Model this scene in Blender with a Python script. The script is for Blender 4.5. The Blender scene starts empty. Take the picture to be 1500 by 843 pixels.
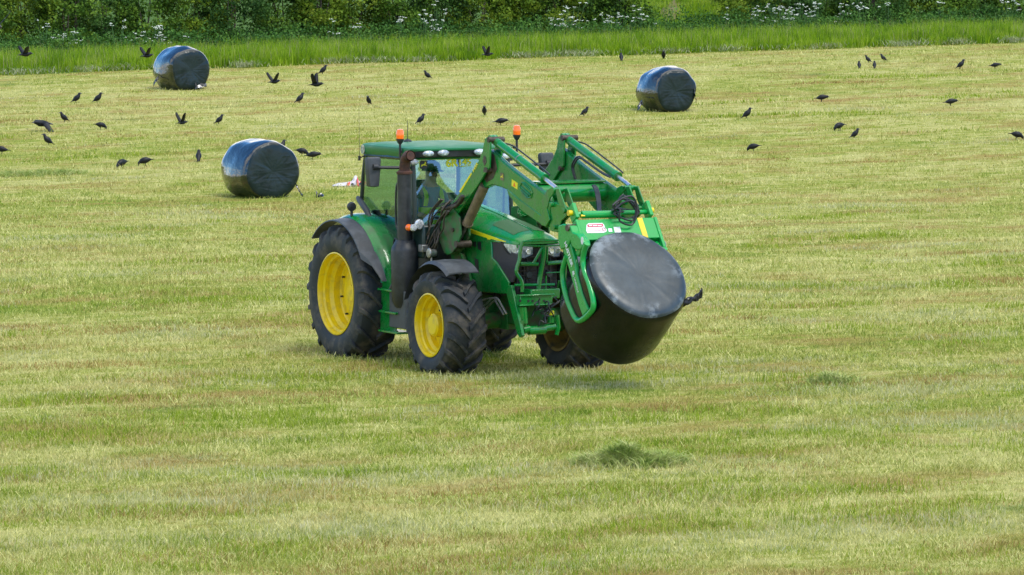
import bpy, bmesh, math, random
import numpy as np
from mathutils import Vector, Matrix, noise
random.seed(7); rng = np.random.default_rng(11)
S = bpy.context.scene
C = S.collection
R = math.radians
# ---------------------------------------------------------------- camera, sky, sun, exposure
FPX, CAMH = 7130.0, 5.58
PITCH = math.atan((421.5+122)/FPX)
cam = bpy.data.cameras.new('camera'); camo = bpy.data.objects.new('camera', cam); C.objects.link(camo)
camo.location = (0, 0, CAMH); camo.rotation_euler = (math.pi/2-PITCH, 0, 0)
cam.sensor_width = 36; cam.lens = 36*FPX/1500; cam.clip_start = 1; cam.clip_end = 3000
S.camera = camo
SUN_EL, SUN_AZ = R(56), R(138)      # azimuth clockwise from +Y
w = bpy.data.worlds.new('World'); S.world = w; w.use_nodes = True
nt = w.node_tree; nt.nodes.clear()
def N(nt, t, **k):
    n = nt.nodes.new(t)
    for a, b in k.items(): setattr(n, a, b)
    return n
wo = N(nt, 'ShaderNodeOutputWorld'); bg = N(nt, 'ShaderNodeBackground'); bg.inputs[1].default_value = 0.15
sky = N(nt, 'ShaderNodeTexSky', sky_type='NISHITA', sun_disc=False)
sky.sun_elevation = SUN_EL; sky.sun_rotation = SUN_AZ; sky.dust_density = .3; sky.ozone_density = 6; sky.air_density = 1.1
tc = N(nt, 'ShaderNodeTexCoord'); mp = N(nt, 'ShaderNodeMapping'); mp.inputs['Scale'].default_value = (1, 1, 2.6); mp.inputs['Location'].default_value = (.3, .1, .25)
cn = N(nt, 'ShaderNodeTexNoise'); cn.inputs['Scale'].default_value = 1.2; cn.inputs['Detail'].default_value = 4; cn.inputs['Roughness'].default_value = .55
cr = N(nt, 'ShaderNodeValToRGB'); cr.color_ramp.elements[0].position = .50; cr.color_ramp.elements[1].position = .60
mx = N(nt, 'ShaderNodeMix', data_type='RGBA')
nt.links.new(tc.outputs['Generated'], mp.inputs[0]); nt.links.new(mp.outputs[0], cn.inputs['Vector']); sx = N(nt, 'ShaderNodeSeparateXYZ'); nt.links.new(tc.outputs['Generated'], sx.inputs[0])
zr = N(nt, 'ShaderNodeValToRGB'); el = zr.color_ramp.elements; el[0].position = 0; el[0].color = (.13,)*3+(1,); el[1].position = 1; el[1].color = (.12,)*3+(1,)
for p_, v_ in ((.12, .10), (.24, -.0), (.55, 0.0), (.74, .10)): e_ = el.new(p_); e_.color = (max(0, v_),)*3+(1,)
nt.links.new(sx.outputs[2], zr.inputs[0])
ad_ = N(nt, 'ShaderNodeMath', operation='ADD'); nt.links.new(cn.outputs[0], ad_.inputs[0]); nt.links.new(zr.outputs[0], ad_.inputs[1])
# a clear blue opening low in the sky beyond the left end of the hedge
gd = N(nt, 'ShaderNodeVectorMath', operation='DOT_PRODUCT'); gd.inputs[1].default_value = Vector((-.56, .66, .50)).normalized(); nt.links.new(tc.outputs['Generated'], gd.inputs[0])
gm_ = N(nt, 'ShaderNodeMapRange'); gm_.inputs[1].default_value = .84; gm_.inputs[2].default_value = .95; gm_.inputs[3].default_value = 0; gm_.inputs[4].default_value = .22; nt.links.new(gd.outputs['Value'], gm_.inputs[0])
gs_ = N(nt, 'ShaderNodeMath', operation='SUBTRACT'); nt.links.new(ad_.outputs[0], gs_.inputs[0]); nt.links.new(gm_.outputs[0], gs_.inputs[1])
nt.links.new(gs_.outputs[0], cr.inputs[0])
nt.links.new(cr.outputs[0], mx.inputs['Factor']); hs_ = N(nt, 'ShaderNodeHueSaturation'); hs_.inputs['Saturation'].default_value = 1.2; nt.links.new(sky.outputs[0], hs_.inputs['Color']); nt.links.new(hs_.outputs[0], mx.inputs['A']); mx.inputs['B'].default_value = (6.0, 5.95, 5.75, 1)
nt.links.new(mx.outputs['Result'], bg.inputs[0]); nt.links.new(bg.outputs[0], wo.inputs[0])
sl = bpy.data.lights.new('sun', 'SUN'); sl.energy = 1.3; sl.angle = R(20); sl.color = (1, .97, .91)
so = bpy.data.objects.new('sun', sl); C.objects.link(so); so.location = (10, 20, 60)
sd = Vector((math.sin(SUN_AZ)*math.cos(SUN_EL), math.cos(SUN_AZ)*math.cos(SUN_EL), math.sin(SUN_EL)))
so.rotation_euler = sd.to_track_quat('Z', 'Y').to_euler()
S.view_settings.view_transform = 'Standard'; S.view_settings.look = 'None'; S.view_settings.gamma = 1; S.view_settings.use_curve_mapping = False
S.view_settings.exposure = 0.80
S.render.engine = 'CYCLES'
S.cycles.max_bounces = 6; S.cycles.diffuse_bounces = 3; S.cycles.transparent_max_bounces = 8; S.cycles.caustics_reflective = False; S.cycles.caustics_refractive = False

# ---------------------------------------------------------------- geometry of the view: pixel (1500x843) -> world
CD = Vector((0, math.cos(PITCH), -math.sin(PITCH))); CU = Vector((0, math.sin(PITCH), math.cos(PITCH)))
CAM = Vector((0, 0, CAMH))
def ray(px, py): return CD + Vector((1, 0, 0))*(px-750)/FPX + CU*(421.5-py)/FPX
YAW = R(-62.19); O = Vector((-1.234, 62.156, 0))
_rm = Matrix.Rotation(-YAW, 3, 'Z')
def T(px, py, ax, val):
    "pixel -> point of the tractor's own frame on the plane ax=val"
    o = _rm @ (CAM-O); v = _rm @ ray(px, py); t = (val-o[ax])/v[ax]
    return o+v*t
GY = np.array([-200, 0, 62, 75, 90, 103, 118, 132, 137, 150, 165, 200, 400, 3000.])
GZ = np.array([0, 0, 0, -.04, -.24, -.36, -.05, .40, .55, .95, 1.30, 1.6, 2, 2.])
_m = np.gradient(GZ, GY)
def gprof(y):
    y = np.asarray(y, float); i = np.clip(np.searchsorted(GY, y)-1, 0, len(GY)-2)
    h = GY[i+1]-GY[i]; t = (y-GY[i])/h
    return (2*t**3-3*t*t+1)*GZ[i]+(t**3-2*t*t+t)*h*_m[i]+(-2*t**3+3*t*t)*GZ[i+1]+(t**3-t*t)*h*_m[i+1]
VA = VB = None
def gz(x, y):
    x = np.asarray(x, float); y = np.asarray(y, float)
    z = gprof(y) + .012*np.clip((y-75)/40, 0, 1)*np.clip(x, -60, 60)
    z = z + .02*np.sin(x*.9+y*.31)*np.sin(y*.23+1)*np.clip((y-66)/10, 0, 1)
    z = z + 2.3*np.exp(-((x-6.6)/2.6)**2-((y-174)/5.0)**2)
    return z
def ground_at(px, py, base=0):
    v = ray(px, py); lo, hi = 20., 400.
    for _ in range(60):
        m = (lo+hi)/2; p = CAM+v*m
        if p.z > float(gz(p.x, p.y))+base: lo = m
        else: hi = m
    return CAM+v*lo
VA = ground_at(0, 111); VB = ground_at(1500, 63)
_vd = (VB-VA); _vd.z = 0; _vl = _vd.length; _vd.normalize(); VN = Vector((-_vd.y, _vd.x, 0))
if VN.y < 0: VN = -VN
def vdist(x, y): return (x-VA.x)*VN.x+(y-VA.y)*VN.y
# ---------------------------------------------------------------- helpers
def tag(o, label=None, cat=None, group=None, kind=None):
    if label: o['label'] = label
    if cat: o['category'] = cat
    if group: o['group'] = group
    if kind: o['kind'] = kind
    return o
def empty(name, loc=(0, 0, 0), rz=0, parent=None):
    o = bpy.data.objects.new(name, None); C.objects.link(o); o.location = loc; o.rotation_euler = (0, 0, rz); o.empty_display_size = .1
    if parent: o.parent = parent
    return o
def obj(name, bm, m, parent=None, sharp=38, bevel=0, seg=2, split=False):
    if split:
        left = set(bm.verts); outs = []
        while left:
            isl = set(); stack = [next(iter(left))]
            while stack:
                v = stack.pop()
                if v in isl: continue
                isl.add(v); stack += [e.other_vert(v) for e in v.link_edges]
            left -= isl; nb = BM(); mp_ = {v: nb.verts.new(v.co) for v in isl}
            for f in {f for v in isl for f in v.link_faces}: nb.faces.new([mp_[v] for v in f.verts]).material_index = f.material_index
            outs.append(obj(name, nb, m, parent, sharp, bevel, seg))
        bm.free(); return outs[0]
    if isinstance(bm, bmesh.types.BMesh):
        bmesh.ops.recalc_face_normals(bm, faces=bm.faces)
        for f in bm.faces: f.smooth = True
        for e in bm.edges:
            if len(e.link_faces) == 2 and e.calc_face_angle(0) > R(sharp): e.smooth = False
        me = bpy.data.meshes.new(name); bm.to_mesh(me); bm.free()
    else: me = bm
    for x in (m if isinstance(m, (list, tuple)) else [m]): me.materials.append(x)
    o = bpy.data.objects.new(name, me); C.objects.link(o)
    if parent: o.parent = parent
    if bevel:
        b = o.modifiers.new('bevel', 'BEVEL'); b.width = bevel; b.segments = seg; b.limit_method = 'ANGLE'; b.angle_limit = R(35); b.harden_normals = False
    return o
def BM(): return bmesh.new()
def box(bm, c, s, rot=None, mi=0):
    r = bmesh.ops.create_cube(bm, size=1)['verts']
    M = Matrix.Translation(Vector(c)) @ (rot.to_4x4() if rot else Matrix()) @ Matrix.Diagonal((*s, 1))
    bmesh.ops.transform(bm, matrix=M, verts=r)
    for v in r:
        for f in v.link_faces: f.material_index = mi
    return r
def _frame(d):
    d = d.normalized(); a = Vector((0, 0, 1)) if abs(d.z) < .9 else Vector((1, 0, 0))
    u = d.cross(a).normalized(); return u, d.cross(u).normalized()
def tube(bm, pts, r, seg=10, caps=True, mi=0, flat=1.0):
    pts = [Vector(p) for p in pts]; rs = r if isinstance(r, (list, tuple)) else [r]*len(pts)
    rings = []; pu = None
    for i, p in enumerate(pts):
        d = (pts[min(i+1, len(pts)-1)]-pts[max(i-1, 0)])
        if d.length < 1e-9: d = Vector((0, 0, 1))
        d.normalize()
        if pu is None: u, v = _frame(d)
        else:
            u = (pu-d*pu.dot(d)); u.normalize(); v = d.cross(u)
        pu = u
        rings.append([bm.verts.new(p+(u*math.cos(2*math.pi*k/seg)+v*math.sin(2*math.pi*k/seg)*flat)*rs[i]) for k in range(seg)])
    for a, b in zip(rings, rings[1:]):
        for k in range(seg):
            f = bm.faces.new((a[k], a[(k+1) % seg], b[(k+1) % seg], b[k])); f.material_index = mi
    if caps:
        for q in (rings[0][::-1], rings[-1]):
            f = bm.faces.new(q); f.material_index = mi
def spline(pts, n=6):
    pts = [Vector(p) for p in pts]; out = []
    P = [pts[0]]+pts+[pts[-1]]
    for i in range(1, len(P)-2):
        a, b, c, d = P[i-1:i+3]
        for k in range(n):
            t = k/n; out.append(.5*((2*b)+(c-a)*t+(2*a-5*b+4*c-d)*t*t+(3*b-a-3*c+d)*t**3))
    out.append(pts[-1]); return out
def cyl(bm, a, b, r, r2=None, seg=20, mi=0): tube(bm, [a, b], [r, r if r2 is None else r2], seg, mi=mi)
def lathe(bm, prof, org=(0, 0, 0), seg=48, axis='Y', mi=0, cap=True):
    "prof: (radius, along)"
    org = Vector(org); rings = []
    for r, h in prof:
        ring = []
        for k in range(seg):
            a = 2*math.pi*k/seg; c, s = math.cos(a)*r, math.sin(a)*r
            p = Vector((c, h, s)) if axis == 'Y' else (Vector((c, s, h)) if axis == 'Z' else Vector((h, c, s)))
            ring.append(bm.verts.new(org+p))
        rings.append(ring)
    for a, b in zip(rings, rings[1:]):
        for k in range(seg):
            f = bm.faces.new((a[k], a[(k+1) % seg], b[(k+1) % seg], b[k])); f.material_index = mi
    for q, (r, h) in ((rings[0], prof[0]), (rings[-1], prof[-1])):
        if r > 1e-4 and cap:
            try: bm.faces.new(q).material_index = mi
            except Exception: pass
    bmesh.ops.remove_doubles(bm, verts=[v for r in rings for v in r], dist=1e-5)
def plate(bm, pts, y0, y1, mi=0):
    "pts: (x, z) outline, extruded along Y"
    a = [bm.verts.new((p[0], y0, p[1])) for p in pts]; b = [bm.verts.new((p[0], y1, p[1])) for p in pts]
    n = len(pts)
    for q in (a, b[::-1]): bm.faces.new(q).material_index = mi
    for k in range(n): bm.faces.new((a[k], b[k], b[(k+1) % n], a[(k+1) % n])).material_index = mi
def TY(pts, y):
    "pixel outline traced on the tractor's plane Y=y -> (x, z)"
    return [(lambda p: (p.x, p.z))(T(a, b, 1, y)) for a, b in pts]
def loft(bm, secs, closed=True, caps=True, mi=0):
    rings = [[bm.verts.new(p) for p in s] for s in secs]; n = len(rings[0])
    for a, b in zip(rings, rings[1:]):
        for k in range(n if closed else n-1):
            bm.faces.new((a[k], a[(k+1) % n], b[(k+1) % n], b[k])).material_index = mi
    if caps and closed:
        for q in (rings[0][::-1], rings[-1]): bm.faces.new(q).material_index = mi
    return rings
# ---------------------------------------------------------------- materials
def mat(name, col, rough=.5, metal=0, col2=None, nscale=6, nlo=.45, nhi=.65, bump=0, bscale=40, rv=.1, coat=0, spec=.5, emis=None, trans=0):
    m = bpy.data.materials.new(name); m.use_nodes = True; nt = m.node_tree; b = nt.nodes['Principled BSDF']
    b.inputs['Base Color'].default_value = (*col, 1); b.inputs['Roughness'].default_value = rough; b.inputs['Metallic'].default_value = metal
    b.inputs['Coat Weight'].default_value = coat; b.inputs['Coat Roughness'].default_value = .08; b.inputs['Specular IOR Level'].default_value = spec
    b.inputs['Transmission Weight'].default_value = trans
    tc = N(nt, 'ShaderNodeTexCoord')
    n = N(nt, 'ShaderNodeTexNoise'); n.inputs['Scale'].default_value = nscale; n.inputs['Detail'].default_value = 8; n.inputs['Roughness'].default_value = .62
    nt.links.new(tc.outputs['Object'], n.inputs['Vector'])
    if col2:
        cr = N(nt, 'ShaderNodeMapRange'); cr.inputs[1].default_value = nlo; cr.inputs[2].default_value = nhi
        mx = N(nt, 'ShaderNodeMix', data_type='RGBA'); mx.inputs['A'].default_value = (*col, 1); mx.inputs['B'].default_value = (*col2, 1)
        nt.links.new(n.outputs[0], cr.inputs[0]); nt.links.new(cr.outputs[0], mx.inputs['Factor']); nt.links.new(mx.outputs['Result'], b.inputs['Base Color'])
    if rv:
        rr = N(nt, 'ShaderNodeMapRange'); rr.inputs[1].default_value = .3; rr.inputs[2].default_value = .7
        rr.inputs[3].default_value = max(.02, rough-rv); rr.inputs[4].default_value = min(1, rough+rv)
        nt.links.new(n.outputs[0], rr.inputs[0]); nt.links.new(rr.outputs[0], b.inputs['Roughness'])
    if bump:
        n2 = N(nt, 'ShaderNodeTexNoise'); n2.inputs['Scale'].default_value = bscale; n2.inputs['Detail'].default_value = 5
        nt.links.new(tc.outputs['Object'], n2.inputs['Vector'])
        bp = N(nt, 'ShaderNodeBump'); bp.inputs['Distance'].default_value = bump; bp.inputs['Strength'].default_value = .8
        nt.links.new(n2.outputs[0], bp.inputs['Height']); nt.links.new(bp.outputs[0], b.inputs['Normal'])
    if emis: b.inputs['Emission Color'].default_value = (*emis[:3], 1); b.inputs['Emission Strength'].default_value = emis[3]
    return m
M = {}
M['roofgreen'] = mat('roof_paint', (.006, .17, .05), .42, 0, (.03, .20, .08), 4, .5, .8)
M['green'] = mat('green_paint', (.004, .23, .034), .27, 0, (.045, .15, .04), 6, .48, .72, coat=.5, rv=.12)
M['dirty'] = mat('dirty_green', (.012, .17, .03), .5, 0, (.11, .085, .05), 7, .45, .66, bump=.002, bscale=60)
M['grime'] = mat('greasy_metal', (.05, .035, .022), .55, .2, (.13, .10, .07), 14, .4, .65, bump=.004, bscale=50)
M['brown'] = mat('dusty_cylinder', (.26, .19, .12), .5, .1, (.13, .10, .06), 9, .4, .7)
M['hose'] = mat('greasy_hose', (.035, .028, .022), .5, 0, (.09, .07, .05), 14, .4, .65)
M['bgreen'] = mat('bright_green_paint', (.004, .36, .065), .3, 0, (.01, .29, .055), 5, .5, .8, coat=.4)
M['yellow'] = mat('yellow_paint', (.88, .63, .003), .4, 0, (.52, .38, .05), 7, .48, .74, coat=.2)
M['decal'] = mat('yellow_decal', (.92, .80, .01), .4, rv=0)
M['black'] = mat('black_plastic', (.018, .02, .022), .42, 0, (.04, .042, .045), 8)
M['grey'] = mat('charcoal_plastic', (.05, .055, .06), .5, 0, (.075, .08, .085), 8)
M['fender'] = mat('worn_grey_plastic', (.055, .06, .066), .5, 0, (.10, .11, .12), 5)
M['tyre'] = mat('dusty_rubber', (.022, .027, .032), .7, 0, (.15, .125, .095), 5, .47, .74, bump=.003, bscale=90)
M['grille'] = mat('grille_mesh', (.035, .03, .03), .55, 0, (.06, .05, .05), 30)
M['chrome'] = mat('chrome', (.72, .73, .74), .32, 1)
M['silver'] = mat('dull_steel', (.45, .45, .44), .4, .8, (.25, .22, .18), 20)
M['lamp'] = mat('lamp_lens', (.80, .83, .86), .12, .25, (.30, .33, .36), 16, .40, .60, coat=1)
M['oranges'] = mat('orange_plastic', (.95, .16, .005), .2, 0, coat=.8, rv=0)
M['orange'] = mat('orange_lens', (.95, .16, .005), .2, 0, coat=.8, emis=(1, .17, .01, .12), rv=0)
M['rust'] = mat('rusty_pipe', (.12, .045, .025), .7, .1, (.05, .03, .025), 18, .4, .65, bump=.003)
M['white'] = mat('white_sticker', (.78, .8, .8), .4)
M['red'] = mat('red_sticker', (.6, .05, .1), .4)
M['floor'] = mat('cab_floor', (.07, .085, .075), .7)
M['rod'] = M['chrome']
def glass_mat(name, tint, gl=.16, rough=.03):
    m = bpy.data.materials.new(name); m.use_nodes = True; nt = m.node_tree; nt.nodes.clear()
    o = N(nt, 'ShaderNodeOutputMaterial'); tr = N(nt, 'ShaderNodeBsdfTransparent'); tr.inputs[0].default_value = (*tint, 1)
    g = N(nt, 'ShaderNodeBsdfGlossy'); g.inputs['Roughness'].default_value = rough; g.inputs[0].default_value = (.9, .95, 1, 1)
    fr = N(nt, 'ShaderNodeLayerWeight'); fr.inputs[0].default_value = .25
    mr = N(nt, 'ShaderNodeMapRange'); mr.inputs[3].default_value = gl; mr.inputs[4].default_value = .55
    mx = N(nt, 'ShaderNodeMixShader'); nt.links.new(fr.outputs['Fresnel'], mr.inputs[0]); nt.links.new(mr.outputs[0], mx.inputs[0])
    nt.links.new(tr.outputs[0], mx.inputs[1]); nt.links.new(g.outputs[0], mx.inputs[2]); nt.links.new(mx.outputs[0], o.inputs[0])
    return m
M['glass'] = glass_mat('tinted_glass', (.62, .80, .74), .05)
M['glass_front'] = glass_mat('windscreen_glass', (.78, .90, .90), .17)
def wrap_mat():
    m = mat('black_bale_film', (.006, .009, .011), .11, 0, (.012, .016, .018), 3, rv=.04)
    nt = m.node_tree; b = nt.nodes['Principled BSDF']; tc = N(nt, 'ShaderNodeTexCoord')
    n1 = N(nt, 'ShaderNodeTexNoise'); n1.inputs['Scale'].default_value = 2.2; n1.inputs['Detail'].default_value = 3
    n2 = N(nt, 'ShaderNodeTexNoise'); n2.inputs['Scale'].default_value = 9; n2.inputs['Detail'].default_value = 6; n2.inputs['Distortion'].default_value = 1.2
    mp = N(nt, 'ShaderNodeMapping'); mp.inputs['Scale'].default_value = (1.2, .35, 1.6); mp.inputs['Rotation'].default_value = (.5, .3, .2)
    nt.links.new(tc.outputs['Object'], n1.inputs['Vector']); nt.links.new(tc.outputs['Object'], mp.inputs[0]); nt.links.new(mp.outputs[0], n2.inputs['Vector'])
    b1 = N(nt, 'ShaderNodeBump'); b1.inputs['Distance'].default_value = .05; b1.inputs['Strength'].default_value = .6
    b2 = N(nt, 'ShaderNodeBump'); b2.inputs['Distance'].default_value = .008; b2.inputs['Strength'].default_value = .6
    nt.links.new(n1.outputs[0], b1.inputs['Height']); nt.links.new(n2.outputs[0], b2.inputs['Height']); nt.links.new(b1.outputs[0], b2.inputs['Normal'])
    nt.links.new(b2.outputs[0], b.inputs['Normal']); b.inputs['Specular IOR Level'].default_value = .5; b.inputs['Coat Weight'].default_value = .85; b.inputs['Coat IOR'].default_value = 1.7; b.inputs['Coat Roughness'].default_value = .04; nt.links.new(b2.outputs[0], b.inputs['Coat Normal'])
    return m
M['wrap'] = wrap_mat()
M['wrapheld'] = mat('black_film_held', (.006, .006, .007), .24, 0, (.012, .013, .014), 3, bump=.006, bscale=6, rv=.06, spec=.35)
M['heldend'] = mat('black_film_held_end', (.020, .033, .040), .42, 0, (.042, .060, .070), 2.2, .42, .62, bump=.006, bscale=5, rv=.05, spec=.6)  # paler and bluer than the other bale ends: sky reflection put into the colour
M['wrapend'] = mat('black_film_end', (.006, .016, .018), .34, 0, (.012, .026, .028), 2.5, .4, .6, bump=.012, bscale=5, rv=.08, spec=.35)

def crease(m, sc, dist, stretch=(1, 1, 1), rot=(0, 0, 0)):
    nt = m.node_tree; b = nt.nodes['Principled BSDF']; tc = N(nt, 'ShaderNodeTexCoord'); mp = N(nt, 'ShaderNodeMapping'); mp.inputs['Scale'].default_value = stretch; mp.inputs['Rotation'].default_value = rot
    v = N(nt, 'ShaderNodeTexNoise'); v.noise_type = 'RIDGED_MULTIFRACTAL'; v.inputs['Scale'].default_value = sc; v.inputs['Detail'].default_value = 3; v.inputs['Distortion'].default_value = .6
    bp = N(nt, 'ShaderNodeBump'); bp.inputs['Distance'].default_value = dist; bp.inputs['Strength'].default_value = .7
    nt.links.new(tc.outputs['Object'], mp.inputs[0]); nt.links.new(mp.outputs[0], v.inputs['Vector']); nt.links.new(v.outputs[0], bp.inputs['Height'])
    l = b.inputs['Normal'].links
    if l: nt.links.new(l[0].from_socket, bp.inputs['Normal'])
    nt.links.new(bp.outputs[0], b.inputs['Normal'])
crease(M['wrapheld'], 3.0, .006, (.6, 1, 2.2), (0, .4, .2)); crease(M['heldend'], 2.2, .006, (1, .8, 2.6), (.5, 0, 0)); crease(M['wrapend'], 3.2, .010, (1, .7, 2.6), (.6, 0, 0)); crease(M['wrap'], 2.4, .006, (.5, 1, 1.6), (.2, .4, 0))
# patchy pale sky reflection painted into the film colour along the carried bale's rim
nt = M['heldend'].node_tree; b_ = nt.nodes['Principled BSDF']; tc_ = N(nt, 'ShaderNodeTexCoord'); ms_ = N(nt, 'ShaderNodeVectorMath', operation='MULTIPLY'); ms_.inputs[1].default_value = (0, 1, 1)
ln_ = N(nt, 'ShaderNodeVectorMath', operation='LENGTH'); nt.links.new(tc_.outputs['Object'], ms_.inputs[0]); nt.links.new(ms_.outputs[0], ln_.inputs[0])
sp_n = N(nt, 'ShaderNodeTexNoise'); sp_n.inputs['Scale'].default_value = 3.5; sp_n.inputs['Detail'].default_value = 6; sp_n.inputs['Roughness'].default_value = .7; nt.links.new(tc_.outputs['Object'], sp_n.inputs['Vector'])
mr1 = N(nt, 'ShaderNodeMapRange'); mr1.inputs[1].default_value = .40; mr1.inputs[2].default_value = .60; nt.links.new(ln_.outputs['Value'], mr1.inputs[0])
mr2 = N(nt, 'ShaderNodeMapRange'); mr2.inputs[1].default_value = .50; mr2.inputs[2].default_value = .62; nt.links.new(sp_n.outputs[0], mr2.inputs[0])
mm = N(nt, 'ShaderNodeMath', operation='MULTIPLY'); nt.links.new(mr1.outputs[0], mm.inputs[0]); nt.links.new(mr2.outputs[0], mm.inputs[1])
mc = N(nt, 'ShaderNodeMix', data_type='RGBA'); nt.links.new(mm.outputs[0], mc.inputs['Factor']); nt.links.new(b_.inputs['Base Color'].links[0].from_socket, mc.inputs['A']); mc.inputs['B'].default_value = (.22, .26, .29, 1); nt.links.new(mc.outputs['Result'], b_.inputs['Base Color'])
# colour of mown grass as a function of place: stripes along the mowing direction
STR = math.atan(.45)
def grass_color(nt, blade):
    "returns a colour socket"
    geo = N(nt, 'ShaderNodeNewGeometry')
    rot = N(nt, 'ShaderNodeVectorRotate', rotation_type='Z_AXIS'); rot.inputs['Angle'].default_value = -STR
    nt.links.new(geo.outputs['Position'], rot.inputs['Vector'])
    def noise_(sc, det, loc, ro=.55):
        mp = N(nt, 'ShaderNodeMapping'); mp.inputs['Scale'].default_value = sc; mp.inputs['Location'].default_value = loc
        n = N(nt, 'ShaderNodeTexNoise'); n.inputs['Scale'].default_value = 1; n.inputs['Detail'].default_value = det; n.inputs['Roughness'].default_value = ro
        nt.links.new(rot.outputs[0], mp.inputs[0]); nt.links.new(mp.outputs[0], n.inputs['Vector']); return n.outputs[0]
    def rng_(s, a, b):
        r = N(nt, 'ShaderNodeMapRange'); r.inputs[1].default_value = a; r.inputs[2].default_value = b; nt.links.new(s, r.inputs[0]); return r.outputs[0]
    def mixc(f, a, b):
        m = N(nt, 'ShaderNodeMix', data_type='RGBA')
        nt.links.new(f, m.inputs['Factor'])
        for k, v in (('A', a), ('B', b)):
            if isinstance(v, tuple): m.inputs[k].default_value = (*v, 1)
            else: nt.links.new(v, m.inputs[k])
        return m.outputs['Result']
    big = noise_((.05, .11, 1), 3, (3, 1, 0)); strp = noise_((.34, .72, 1), 7, (0, 7, 0), .72); fine = noise_((1.5, 3.2, 3), 5, (1, 2, 5), .7)
    brn = noise_((.38, .75, 1), 6, (9, 4, 2), .7); drk = noise_((.45, .8, 1), 6, (5, 9, 3), .65)
    add = N(nt, 'ShaderNodeMath', operation='MULTIPLY_ADD'); nt.links.new(strp, add.inputs[0]); add.inputs[1].default_value = .46
    m2 = N(nt, 'ShaderNodeMath', operation='MULTIPLY'); nt.links.new(fine, m2.inputs[0]); m2.inputs[1].default_value = .72
    nt.links.new(m2.outputs[0], add.inputs[2])
    a3 = N(nt, 'ShaderNodeMath', operation='MULTIPLY_ADD'); nt.links.new(big, a3.inputs[0]); a3.inputs[1].default_value = .3; nt.links.new(add.outputs[0], a3.inputs[2])
    f = a3.outputs[0]
    if blade:
        at = N(nt, 'ShaderNodeAttribute', attribute_name='rnd')
        a4 = N(nt, 'ShaderNodeMath', operation='MULTIPLY_ADD'); nt.links.new(at.outputs['Fac'], a4.inputs[0]); a4.inputs[1].default_value = .22; nt.links.new(f, a4.inputs[2])
        sub = N(nt, 'ShaderNodeMath', operation='SUBTRACT'); nt.links.new(a4.outputs[0], sub.inputs[0]); sub.inputs[1].default_value = .11; f = sub.outputs[0]
    ramp = N(nt, 'ShaderNodeValToRGB'); e = ramp.color_ramp.elements
    e[0].position = .55; e[0].color = (.20, .31, .035, 1)
    e[1].position = .63; e[1].color = (.30, .385, .055, 1)
    x = e.new(.73); x.color = (.46, .475, .12, 1)
    x = e.new(.82); x.color = (.66, .63, .27, 1)
    nt.links.new(f, ramp.inputs[0])
    c = mixc(rng_(brn, .50, .68), ramp.outputs[0], (.46, .33, .12))
    c = mixc(rng_(drk, .60, .74), c, (.20, .29, .06))
    if blade:
        hv = N(nt, 'ShaderNodeHueSaturation'); nt.links.new(c, hv.inputs['Color'])
        mr = N(nt, 'ShaderNodeMapRange'); mr.inputs[3].default_value = .70; mr.inputs[4].default_value = 1.30; nt.links.new(at.outputs['Fac'], mr.inputs[0])
        nt.links.new(mr.outputs[0], hv.inputs['Value']); c = hv.outputs[0]
    return c
def leaf_mat(name, colsock=None, cols=None, trans=.25, nscale=.8, rough=.55):
    m = bpy.data.materials.new(name); m.use_nodes = True; nt = m.node_tree; nt.nodes.clear()
    out = N(nt, 'ShaderNodeOutputMaterial'); pr = N(nt, 'ShaderNodeBsdfPrincipled'); pr.inputs['Roughness'].default_value = rough; pr.inputs['Specular IOR Level'].default_value = .12
    tl = N(nt, 'ShaderNodeBsdfTranslucent'); mx = N(nt, 'ShaderNodeMixShader'); mx.inputs[0].default_value = trans
    if colsock: c = colsock(nt)
    else:
        at = N(nt, 'ShaderNodeAttribute', attribute_name='rnd'); geo = N(nt, 'ShaderNodeNewGeometry')
        n = N(nt, 'ShaderNodeTexNoise'); n.inputs['Scale'].default_value = nscale; n.inputs['Detail'].default_value = 3; nt.links.new(geo.outputs['Position'], n.inputs['Vector'])
        ad = N(nt, 'ShaderNodeMath', operation='MULTIPLY_ADD'); ad.inputs[1].default_value = 1.5; nt.links.new(n.outputs[0], ad.inputs[0])
        ml = N(nt, 'ShaderNodeMath', operation='MULTIPLY_ADD'); ml.inputs[1].default_value = .5; ml.inputs[2].default_value = -.5; nt.links.new(at.outputs['Fac'], ml.inputs[0]); nt.links.new(ml.outputs[0], ad.inputs[2])
        rp = N(nt, 'ShaderNodeValToRGB'); e = rp.color_ramp.elements
        for i, cc in enumerate(cols):
            pos = i/(len(cols)-1)
            if i == 0: x = e[0]; x.position = .12
            elif i == len(cols)-1: x = e[-1]; x.position = .9
            else: x = e.new(.12+.78*pos)
            x.color = (*cc, 1)
        nt.links.new(ad.outputs[0], rp.inputs[0]); c = rp.outputs[0]
    nt.links.new(c, pr.inputs['Base Color']); nt.links.new(c, tl.inputs[0])
    nt.links.new(pr.outputs[0], mx.inputs[1]); nt.links.new(tl.outputs[0], mx.inputs[2]); nt.links.new(mx.outputs[0], out.inputs[0])
    return m
def np_mesh(name, V, k, rnd):
    "V: (n*k,3) verts, n faces of k corners each"
    n = len(V)//k; me = bpy.data.meshes.new(name)
    me.vertices.add(n*k); me.vertices.foreach_set('co', np.ascontiguousarray(V, np.float32).ravel())
    me.loops.add(n*k); me.loops.foreach_set('vertex_index', np.arange(n*k, dtype=np.int32))
    me.polygons.add(n); me.polygons.foreach_set('loop_start', np.arange(0, n*k, k, dtype=np.int32)); me.polygons.foreach_set('loop_total', np.full(n, k, np.int32))
    a = me.attributes.new('rnd', 'FLOAT', 'FACE'); a.data.foreach_set('value', np.ascontiguousarray(rnd, np.float32))
    me.update(calc_edges=True); return me
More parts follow.
